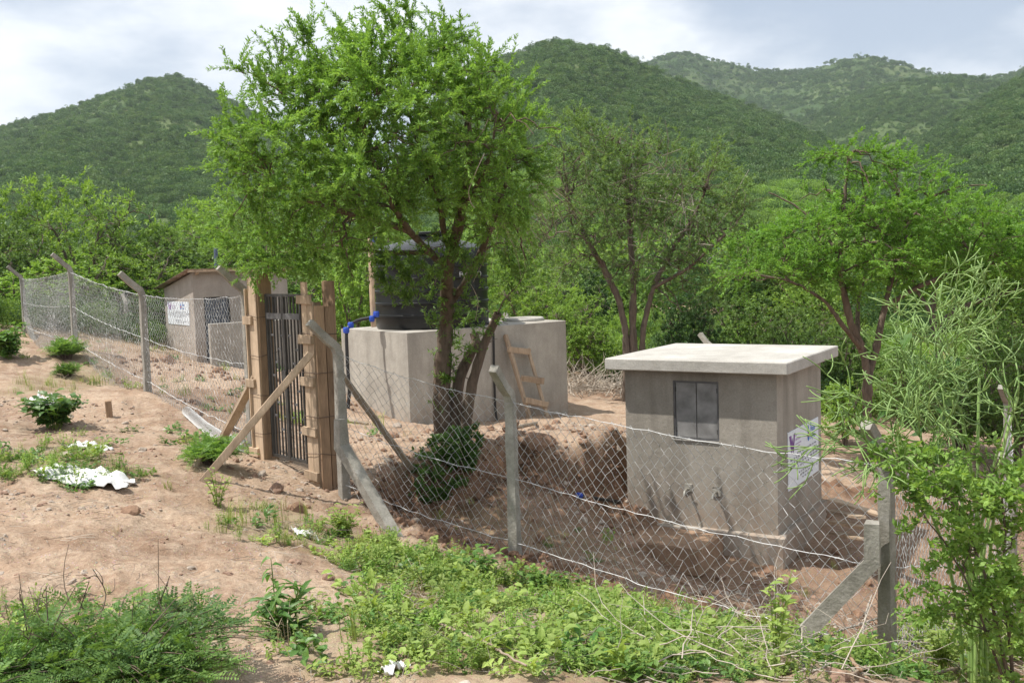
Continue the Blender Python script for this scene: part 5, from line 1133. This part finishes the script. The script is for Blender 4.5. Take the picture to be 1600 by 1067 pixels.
# ---- pencil-stemmed succulent
def succulent(seed, starts, levels, mat):
    g = np.random.default_rng(seed); m = MB()
    def go(p, d, L, r, lev):
        e = p + d * L; mid = (p + e) / 2 + g.normal(0, .02, 3) * L * 4; bb = np.array([p, p * .75 + mid * .5 - e * .25 + (e - p) * .25, mid, e])
        bb = bez(p[None], nrm(d + g.normal(0, .25, 3))[None], e[None], 5, .5); m.add(*tubes(bb, np.linspace(r, r * .82, 5)[None], 6, True))
        if lev <= 0: return
        t_ = nrm(bb[0, -1] - bb[0, -2]); k = g.choice([2, 3, 3, 3])
        for _ in range(k):
            dd = nrm(t_ * 1.0 + rand_dirs(1, g)[0] * .85 + Z * g.normal(-.02, .2)); go(e, dd, L * g.uniform(.7, 1.0), max(.0042, r * .88), lev - 1 - (g.random() < .15))
    for p, d, L, r in starts: go(np.asarray(p, float), nrm(d), L, r, levels)
    return m
sb = np.array([3.15, 6.75, hz(3.15, 6.75)])
suc = thing('pencil_succulent', 'tangled pencil-stemmed green succulent hanging over the corner post', 'succulent', sb)
main = MB(); tips = []
for px, py, Y in ((1560, 700, 6.7), (1500, 640, 6.6), (1470, 590, 6.8), (1530, 590, 6.9), (1440, 690, 6.5), (1590, 620, 6.8), (1410, 720, 6.5), (1480, 740, 6.3), (1560, 760, 6.4)):
    e = at(px, py, Y); bb_ = bez((sb + rng.normal(0, .05, 3))[None], np.array([[0, 0, 1.0]]), e[None], 9, .55); main.add(*tubes(bb_, np.linspace(.014, .010, 9)[None], 6)); tips.append((e, bb_[0, -1] - bb_[0, -2]))
obj('main_stems', main.mesh('succulent_main', True), M['succulent'], suc)
obj('branches', succulent(441, [(e, nrm(d) + np.array([-.35 if k % 2 else .1, 0, .25]),   .24, .0066) for k, (e, d) in enumerate(tips)] + [(e, nrm(d) + np.array([-.9, -.1, -.15]), .25, .0064) for k, (e, d) in enumerate(tips) if k in (4, 6, 1, 7, 0, 3)], 4, None).mesh('succulent_branches', True), M['succulent'], suc)
gt = np.random.default_rng(9); vl = [at(px, py, 6.35) for px, py in ((1425, 520), (1450, 600), (1470, 615), (1500, 610), (1440, 680), (1465, 660), (1480, 690), (1370, 655), (1360, 690), (1500, 560), (1445, 700), (1475, 640))]
n = len(vl); V, F = leaf_folded(np.array(vl), nrm(gt.normal(size=(n, 3)) * [1, .5, .4] + [0, -.3, -.2]), nrm(gt.normal(size=(n, 3)) * .4 + [-.3, -.3, 1]), gt.uniform(.09, .14, n), gt.uniform(.08, .12, n), .12, .2)
vm = thing('climbing_vine', 'broad blue-green vine leaves among the succulent stems', 'vine', at(1460, 700, 6.5)); obj('leaves', quads_to_mesh('vine_leaves', V, F), M['leaf_broad'], vm)
vs_ = [np.array(vl)[i] for i in (3, 2, 1, 9, 0)]; obj('stem', MB().tube(resample([sb + [0, -.2, 0], at(1475, 760, 6.35)] + [np.array(vl)[i] for i in (10, 6, 3, 1, 9, 0)], .05), .004, 4).mesh('vine_stem'), M['leaf_herb'], vm)
# ---- leafy shrub at the right edge
rb = np.array([3.05, 6.0, hz(3.05, 6.0)])
er = lambda px, py, rx, ry, Y=6.0: (at(px, py, Y), np.array([rx * Y / F_PX, .32, ry * Y / F_PX]))
ells = [er(1480, 790, 80, 60), er(1560, 800, 70, 70), er(1440, 740, 45, 45), er(1520, 730, 70, 40, 6.2), er(1570, 880, 60, 60), er(1400, 730, 35, 40, 6.2), er(1600, 760, 40, 60), er(1560, 960, 60, 60), er(1500, 900, 50, 50), er(1590, 1020, 50, 60), er(1450, 960, 40, 40, 6.2)]
wood, lv = grow(451, [([rb - Z * .1, at(1540, 900, 6.0), at(1500, 800, 6.0), at(1450, 730, 6.0)], .014, .004), ([rb - Z * .1, at(1570, 880, 6.0), at(1570, 780, 6.1), at(1540, 720, 6.1)], .014, .004), ([rb - Z * .1, at(1500, 880, 6.0), at(1430, 790, 6.1), at(1395, 740, 6.1)], .010, .003)], ells, (30, 130, 480), (.005, .003, .0018), (.5, .32, .24), dict(m=9, per=2, L=.05, W=.027, keep=.95, fwd=.35, lift=.15))
put_tree('leafy_shrub', 'light green leafy shrub below the succulent at the right edge', 'shrub', rb, wood, lv, M['bark'], M['leaf_light'], lname='leaves', wname='stems')

# ---------------------------------------------------------------- low growth and litter on the ground (uncountable)
def herb_proto(seed, n_st, per, L, W, h, w, mat):
    g = np.random.default_rng(seed); a = g.random(n_st) * 6.283; rr = np.sqrt(g.random(n_st)) * w / 2; p0 = np.stack([np.cos(a) * rr * .5, np.sin(a) * rr * .5, np.full(n_st, -.01)], 1); p1 = np.stack([np.cos(a) * rr, np.sin(a) * rr, h * g.uniform(.4, 1, n_st)], 1)
    m = MB(); m.add(*tubes(np.stack([p0, (p0 + p1) / 2, p1], 1), np.full((n_st, 3), .0012), 3))
    t = np.linspace(.3, 1, per); P = (p0[:, None] * (1 - t[None, :, None]) + p1[:, None] * t[None, :, None]).reshape(-1, 3); n = len(P); D = nrm(rand_dirs(n, g) * [1, 1, .4] + [0, 0, .25]); m.add(*leaf_folded(P, D, nrm(rand_dirs(n, g) * .35 + [0, 0, 1.0]), L * g.uniform(.6, 1.3, n), W * g.uniform(.7, 1.2, n), .15, .2))
    me = m.mesh('herb_%d' % seed); me.materials.append(M[mat]); return me
def grass_proto(seed, n, h, mat, spread=.05, lean=.5):
    g = np.random.default_rng(seed); a = g.random(n) * 6.283; p0 = np.stack([g.normal(0, spread, n), g.normal(0, spread, n), np.full(n, -.01)], 1); hh = h * g.uniform(.45, 1.1, n); d = np.stack([np.cos(a) * lean, np.sin(a) * lean, np.ones(n)], 1)
    p2 = p0 + d * hh[:, None]; p1 = p0 + np.array([0, 0, 1.0]) * (hh * .55)[:, None] + d * (hh * .08)[:, None]; s = np.stack([-np.sin(a), np.cos(a), np.zeros(n)], 1) * .0028
    V = np.stack([p0 - s, p0 + s, p1 + s, p1 - s, p2 + s * .15, p2 - s * .15], 1).reshape(-1, 3); b = np.arange(n)[:, None] * 6; me = new_mesh('grass_%d' % seed, V, np.concatenate([b + [[0, 1, 2, 3]], b + [[3, 2, 4, 5]]])); me.materials.append(M[mat]); return me
def rock_mesh(seed, mat, flat=.7):
    g = np.random.default_rng(seed); bm = bmesh.new(); bmesh.ops.create_icosphere(bm, subdivisions=2, radius=1.0); k = g.normal(size=(5, 3))
    for v in bm.verts:
        c = np.array(v.co); f = 1 + .22 * math.sin(c @ k[0] * 1.6) + .15 * math.sin(c @ k[1] * 2.7 + 1) + .08 * math.sin(c @ k[2] * 5); v.co = Vector((c[0] * f, c[1] * f * .85, c[2] * f * flat))
    me = bpy.data.meshes.new('rock_%d' % seed); bm.to_mesh(me); bm.free(); me.materials.append(M[mat]); return me
g = np.random.default_rng(77)
def scatter_pts(n, x0, x1, y0, y1, dens):
    x = g.uniform(x0, x1, n); y = g.uniform(y0, y1, n); k = g.random(n) < dens(x, y); x, y = x[k], y[k]; return np.stack([x, y, H(x, y)], 1)
def low_green(x, y): return green_at(x, y) * (np.hypot(x, y) < 27)
herbs = [herb_proto(501, 12, 6, .036, .02, .11, .24, 'leaf_herb'), herb_proto(502, 9, 7, .028, .013, .16, .18, 'leaf_herb'), herb_proto(503, 8, 5, .05, .03, .09, .26, 'leaf_broad'), herb_proto(504, 10, 8, .03, .011, .2, .16, 'leaf_bright'), herb_proto(505, 7, 5, .065, .036, .13, .28, 'leaf_herb'), herb_proto(506, 9, 6, .03, .018, .1, .2, 'leaf_mid')]
P = scatter_pts(21000, -9, 5.2, 3.4, 12.5, lambda x, y: low_green(x, y) * (.1 + .9 * smooth(-.22, .22, fbm(x * 1.3, y * 1.3, 3, 81))) * np.where(y > 9.7, .25, 1))
instancer('ground_herbs', herbs, P, .4 + .95 * g.random(len(P)) ** 1.6, 'low bright green herbs spreading over the foreground soil', 'herbs', .15)
P = scatter_pts(5200, -11, 5.2, 3.4, 19, lambda x, y: .012 + .55 * low_green(x, y) * smooth(-.2, .4, fbm(x * .9, y * .9, 3, 82)))
instancer('grass_tufts', [grass_proto(511, 26, .2, 'leaf_grass'), grass_proto(512, 18, .13, 'leaf_grass', .03), grass_proto(513, 14, .28, 'leaf_grass', .03, .35), grass_proto(514, 16, .2, 'leaf_dry', .05, .9), grass_proto(516, 10, .3, 'leaf_dry', .06, .7)], P, g.uniform(.3, .95, len(P)), 'thin grass tufts on the foreground soil', 'grass', .1)
P = scatter_pts(900, -16, -2, 12, 30, lambda x, y: .1 + .7 * smooth(.1, .45, fbm(x * .5, y * .5, 3, 84)))
instancer('slope_weeds', [herbs[0], herbs[2], grass_proto(515, 26, .2, 'leaf_grass')], P, g.uniform(.7, 1.6, len(P)), 'sparse green weeds on the left slope', 'weeds', .15)
peb = [rock_mesh(521, 'pale_stone'), rock_mesh(522, 'stone'), rock_mesh(523, 'stone', .5), rock_mesh(524, 'pale_stone', .5)]
P = scatter_pts(26000, -9, 4.5, 3.2, 15, lambda x, y: .12 + .88 * smooth(-.1, .35, fbm(x * .8, y * .8, 3, 85)))
instancer('gravel', peb, P, np.exp(g.normal(math.log(.0088), .7, len(P))), 'small stones and gravel strewn on the sand', 'gravel', .3)
P = scatter_pts(9000, -2.4, 4.5, 9.5, 16, lambda x, y: np.exp(-((poly_sd(PIT, x, y) - .25) / .3) ** 2) * .8 + .06); M['clod'] = m_concrete('soil_clod', (0.33, 0.21, 0.14), (0.2, 0.12, 0.08), .2, 8)
instancer('soil_clods', [rock_mesh(531, 'clod', .8), rock_mesh(532, 'clod', .6)], P, np.exp(g.normal(math.log(.026), .55, len(P))), 'crumbled clods of earth along the cut bank', 'soil clods', .4)
P = scatter_pts(1500, -8, -3, 14, 22, lambda x, y: .6 * smooth(-.1, .3, fbm(x * .9, y * .9, 3, 87)) * (x + y * .69 > 5.4))
instancer('dug_soil_clods', [rock_mesh(533, 'clod', .8), rock_mesh(534, 'clod', .6)], P, np.exp(g.normal(math.log(.035), .5, len(P))), 'dug clods of earth inside the left fence', 'soil clods', .4)
def litter_proto(seed):
    g_ = np.random.default_rng(seed); n_ = 7; p_ = np.stack([g_.normal(0, .12, n_), g_.normal(0, .12, n_), np.full(n_, .006)], 1); a_ = g_.random(n_) * 6.283; d_ = np.stack([np.cos(a_), np.sin(a_), g_.normal(.05, .08, n_)], 1) * g_.uniform(.02, .08, (n_, 1))
    m_ = MB().add(*tubes(np.stack([p_ - d_, p_ + g_.normal(0, .004, p_.shape), p_ + d_], 1), np.full((n_, 3), .0016), 3)); me_ = m_.mesh('litter_%d' % seed); me_.materials.append(M['greywood' if seed % 2 else 'deadwood']); return me_
P = scatter_pts(2600, -10, 4.5, 3.2, 15, lambda x, y: .25 + .75 * smooth(-.1, .3, fbm(x * .7, y * .7, 3, 95)))
instancer('dry_litter', [litter_proto(k) for k in (551, 552, 553, 554)], P, g.uniform(.5, 1.4, len(P)), 'bits of dry stalk strewn on the sand', 'litter')
# dead twigs bottom right, brush behind the block
def twig_mass(seed, n, region, Lr, r, lift=.05):
    g = np.random.default_rng(seed); P0 = []
    while len(P0) < n:
        p = gp(g.uniform(region[0], region[2]), g.uniform(region[1], region[3])); P0.append(p + [0, 0, g.uniform(.01, lift)])
    P0 = np.array(P0); a = g.random(n) * 6.283; L = g.uniform(*Lr, n); d = np.stack([np.cos(a), np.sin(a), g.normal(0.1, .25, n)], 1); P1 = P0 + d * L[:, None]; P1[:, 2] = np.maximum(P1[:, 2], H(P1[:, 0], P1[:, 1]) + .01)
    Bz = bez(P0, nrm(d + g.normal(0, .5, (n, 3))), P1, 7, .5) + g.normal(0, .008, (n, 7, 3)); m = MB(); m.add(*tubes(Bz, g.uniform(r * .5, r * 1.2, n)[:, None] * np.linspace(1, .4, 7)[None], 4)); return m
stuff(obj('twig_litter', twig_mass(541, 230, (1000, 975, 1600, 1066), (.2, .8), .0042, .12).mesh('twig_litter', True), M['greywood']), 'thin dead twigs littering the ground at bottom right', 'twigs')
stuff(obj('twig_litter', twig_mass(542, 150, (620, 920, 1000, 1066), (.1, .4), .0025).mesh('twig_litter2', True), M['greywood']), 'thin dead twigs among the foreground herbs', 'twigs')
gt = np.random.default_rng(55); n = 420; bc = at(930, 605, 25.5); P0 = np.stack([gt.normal(bc[0], 1.0, n), gt.normal(bc[1], .5, n), np.zeros(n)], 1); P0[:, 2] = H(P0[:, 0], P0[:, 1]); P1 = P0 + nrm(gt.normal(size=(n, 3)) + [0, 0, .6]) * gt.uniform(.4, 1.1, (n, 1)); P1[:, 2] = np.maximum(P1[:, 2], P0[:, 2] + .05)
mb = MB(); mb.add(*tubes(bez(P0, rand_dirs(n, gt) * [1, 1, .4] + [0, 0, .5], P1, 6), np.tile(np.linspace(.012, .005, 6), (n, 1)), 3)); stuff(obj('brush_pile', mb.mesh('brush'), M['greywood']), 'heap of bleached dead brush between block and kiosk', 'brush')

# ---- single branches, stones, scraps
def branch(label, pts, r, mt, forks=()):
    P = resample([gp(a, b) + [0, 0, c] for a, b, c in pts], .04); P = P + rng.normal(0, .004, P.shape); mb = MB(); mb.add(*tubes(P[None], np.linspace(r, r * .6, len(P))[None], 7, True)); k = []
    t = thing('dead_branch', label, 'branch', P[0]); obj('limb', mb.mesh('branch', True), M[mt], t)
    for i, dv, L in forks:
        q = P[int(i * (len(P) - 1))]; e = q + nrm(dv) * L; bz_ = bez(q[None], nrm(np.asarray(dv) + [.2, 0, .3])[None], e[None], 6); obj('side_twig', MB().add(*tubes(bz_, np.linspace(r * .55, r * .25, 6)[None], 5)).mesh('side_twig', True), M[mt], t)
    return t
branch('thick reddish-brown stick pointing at the corner brace', [(1257, 965, .12), (1300, 1010, .10), (1345, 1064, .06)], .017, 'wood3')
branch('long grey branch arching across the bottom right corner', [(1180, 1045, .03), (1290, 1015, .12), (1400, 985, .18), (1490, 975, .22), (1560, 985, .15)], .012, 'greywood', ((.6, (.3, -.2, -.5), .25), (.8, (-.1, -.4, .3), .3)))
branch('dark forked branch below the corner post', [(1330, 1064, .04), (1395, 1042, .1), (1428, 1000, .2)], .010, 'deadwood', ((.5, (.6, .1, .3), .35), (.8, (-.4, .2, .4), .25)))
branch('thin dark stick lying on herbs at bottom centre', [(686, 995, .08), (760, 1030, .09), (822, 1066, .08)], .009, 'deadwood')
branch('slender curved twig reaching towards the fence bottom', [(820, 935, .06), (950, 968, .1), (1085, 975, .08)], .006, 'greywood')
branch('pale peeled stick upright beside the corner post', [(1345, 1030, .05), (1352, 1000, .2), (1362, 985, .36)], .009, 'greywood')
branch('brown branch along the lower right frame edge', [(1460, 1064, .05), (1540, 1050, .1), (1598, 1040, .12)], .012, 'deadwood')
def stone(label, px, py, s, mt='stone', flat=.7, sd=1):
    p = gp(px, py); o = bpy.data.objects.new('stone', rock_mesh(600 + sd, mt, flat)); C.objects.link(o); o.location = Vector(p + [0, 0, s * .25]); o.scale = (s, s * .85, s); o.rotation_euler = (0, 0, sd * 1.7); return tag(o, label, 'stone')
stone('round brown stone lying in front of the gate', 432, 768, .095, sd=1); stone('flat dark clod at the soil edge below the gate', 487, 828, .11, 'clod', .5, 2); stone('flat broken clod on the sandy slope at left', 205, 802, .10, 'clod', .45, 3)
stone('small brown stone on sand right of the pointed clump', 515, 905, .045, sd=4); stone('stone at the foot of the block reservoir corner', 620, 668, .10, 'pale_stone', .7, 5); stone('dark stone inside the fence near the dark prop', 597, 740, .09, sd=6)
stone('pale flat stone on the path by the wooden stake', 260, 672, .07, 'pale_stone', .4, 7); stone('small pale stone near the stake', 196, 662, .06, 'pale_stone', .5, 8); stone('reddish stone in front of the kiosk apron', 1128, 905, .07, sd=9)
def scrap(label, px, py, lx, ly, hgt, sd, rz):
    p = gp(px, py); g = np.random.default_rng(sd); nx, ny = 26, 14; U, W_ = np.meshgrid(np.linspace(-.5, .5, nx), np.linspace(-.5, .5, ny), indexing='ij'); edge = 1 + .35 * fbm(np.arctan2(W_, U) * 1.5, U * 0 + sd, 2, sd)
    X = U * lx * edge; Y = W_ * ly * edge; c, s_ = math.cos(rz), math.sin(rz); xx = p[0] + X * c - Y * s_; yy = p[1] + X * s_ + Y * c; zz = H(xx, yy) + .008 + hgt * (np.abs(fbm(U * 6 + sd, W_ * 4, 3, sd)) * 1.2 + .35 * (1 - (2 * W_) ** 2) * (1 - (2 * U) ** 2))
    i = np.arange(nx - 1)[:, None] * ny; j = np.arange(ny - 1)[None]; F = np.stack([i + j, i + ny + j, i + ny + j + 1, i + j + 1], -1).reshape(-1, 4); me = new_mesh('scrap', np.stack([xx, yy, zz], -1).reshape(-1, 3), F, True)
    o = obj('plastic_sack', me, M['sack']); md = o.modifiers.new('thick', 'SOLIDIFY'); md.thickness = .003; return tag(o, label, 'sack')
scrap('long crumpled white sack lying across the sand at left', 132, 752, 1.0, .34, .12, 3, -.12); scrap('small crumpled white sack on bare soil below the broad plant', 140, 700, .42, .22, .08, 4, .1)
scrap('scrap of white plastic on the weeds before the gate', 478, 838, .2, .14, .06, 6, .4); scrap('scrap of white plastic half buried near the bottom centre', 615, 1050, .14, .1, .05, 7, 1.0); scrap('scrap of white plastic behind the broad-leaved plant', 68, 632, .4, .2, .16, 8, .2)
sp = gp(171, 652); tag(obj('wooden_stake', MB().box(sp + Z * .09, nrm(np.array([[1, .3, .05], [-.3, 1, 0], [-.05, 0, 1]])), [.045, .03, .16], .004, .006).mesh('stake'), M['wood3']), 'short wooden stake stump standing in the bare path', 'stake')
a, b = gp(303, 728), at(322, 702, 10.9); tag(obj('stick', MB().tube(resample([a - Z * .04, (a + b) / 2, b], .05), .028, 7).mesh('stick'), M['oldwood']), 'short thick stick leaning in the fern tuft by the prop', 'stick')
tag(obj('stick', MB().tube(resample([gp(535, 658), gp(575, 664)], .1) + [0, 0, .03], .03, 6).mesh('stick'), M['oldwood']), 'stick lying on soil at the left face of the block', 'stick')
tag(obj('stick', MB().tube(resample([gp(803, 672), gp(838, 664)], .1) + [0, 0, .03], .03, 6).mesh('stick'), M['oldwood']), 'stick lying at the foot of the ladder', 'stick')
# hose end on the ground beside the kiosk
ha, hb = gp(906, 779), gp(968, 788); hs = thing('ground_hose', 'black hose with blue end lying on soil left of the kiosk', 'hose', ha); obj('hose', MB().tube(resample([ha + Z * .04, (ha + hb) / 2 + Z * .03, hb + Z * .03], .06), .024, 8).mesh('hose', True), M['pipe'], hs); obj('end_cap', MB().tube([ha + Z * .04 - (hb - ha) * .06, ha + Z * .04 + (hb - ha) * .03], .036, 8).mesh('end_cap'), M['blue'], hs)
# rolled-up leftover mesh
wr = resample([gp(292, 648), gp(318, 672), gp(345, 690), gp(385, 706)], .03); wr = wr + [0, 0, .06]; roll = thing('wire_roll', 'rolled leftover of chain-link lying beside the gate', 'wire roll', wr[0]); mb = MB()
for k in range(16):
    a = k / 16 * 6.283 + np.arange(len(wr)) * (.5 if k % 2 else -.5); off = np.stack([np.cos(a) * .07, np.sin(a) * .03, np.sin(a) * .065], 1); mb.add(*tubes((wr + off)[None], np.full((1, len(wr)), .003), 3))
obj('wires', mb.mesh('roll_wires'), M['galv'], roll)
# timber offcuts behind the kiosk
for k, (x0, y0, x1, y1, z_, lab) in enumerate(((1298, 780, 1400, 812, .42, 'topmost pale board of the offcut pile behind the kiosk'), (1298, 798, 1345, 808, .32, 'second board of the offcut pile behind the kiosk'), (1300, 815, 1360, 826, .22, 'third board of the offcut pile behind the kiosk'), (1303, 832, 1350, 842, .1, 'lowest board of the offcut pile behind the kiosk'))):
    tag(obj('timber_offcut', MB().bar(at(x0, y0, 12.9), at(x1, y1, 12.0), .13, .03, (0, 0, 1), .004, .004).mesh('offcut'), M['wood' if k % 2 == 0 else 'wood2']), lab, 'timber', 'offcut boards behind the kiosk')

# ---------------------------------------------------------------- air
hm = bpy.data.materials.new('hazy_air'); hm.use_nodes = True; hn_ = hm.node_tree.nodes; hn_.clear(); ho = hn_.new('ShaderNodeOutputMaterial'); hv = hn_.new('ShaderNodeVolumePrincipled')
hv.inputs['Color'].default_value = (0.80, 0.88, 1.0, 1); hv.inputs['Density'].default_value = 0.00016; hv.inputs['Anisotropy'].default_value = 0.2; hm.node_tree.links.new(hv.outputs[0], ho.inputs['Volume'])
bmh = bmesh.new(); bmesh.ops.create_cube(bmh, size=1.0); hme = bpy.data.meshes.new('haze'); bmh.to_mesh(hme); bmh.free()
hzo = obj('haze', hme, hm); hzo.scale = (5600, 5600, 560); hzo.location = (0, 0, 230); hzo['kind'] = 'stuff'
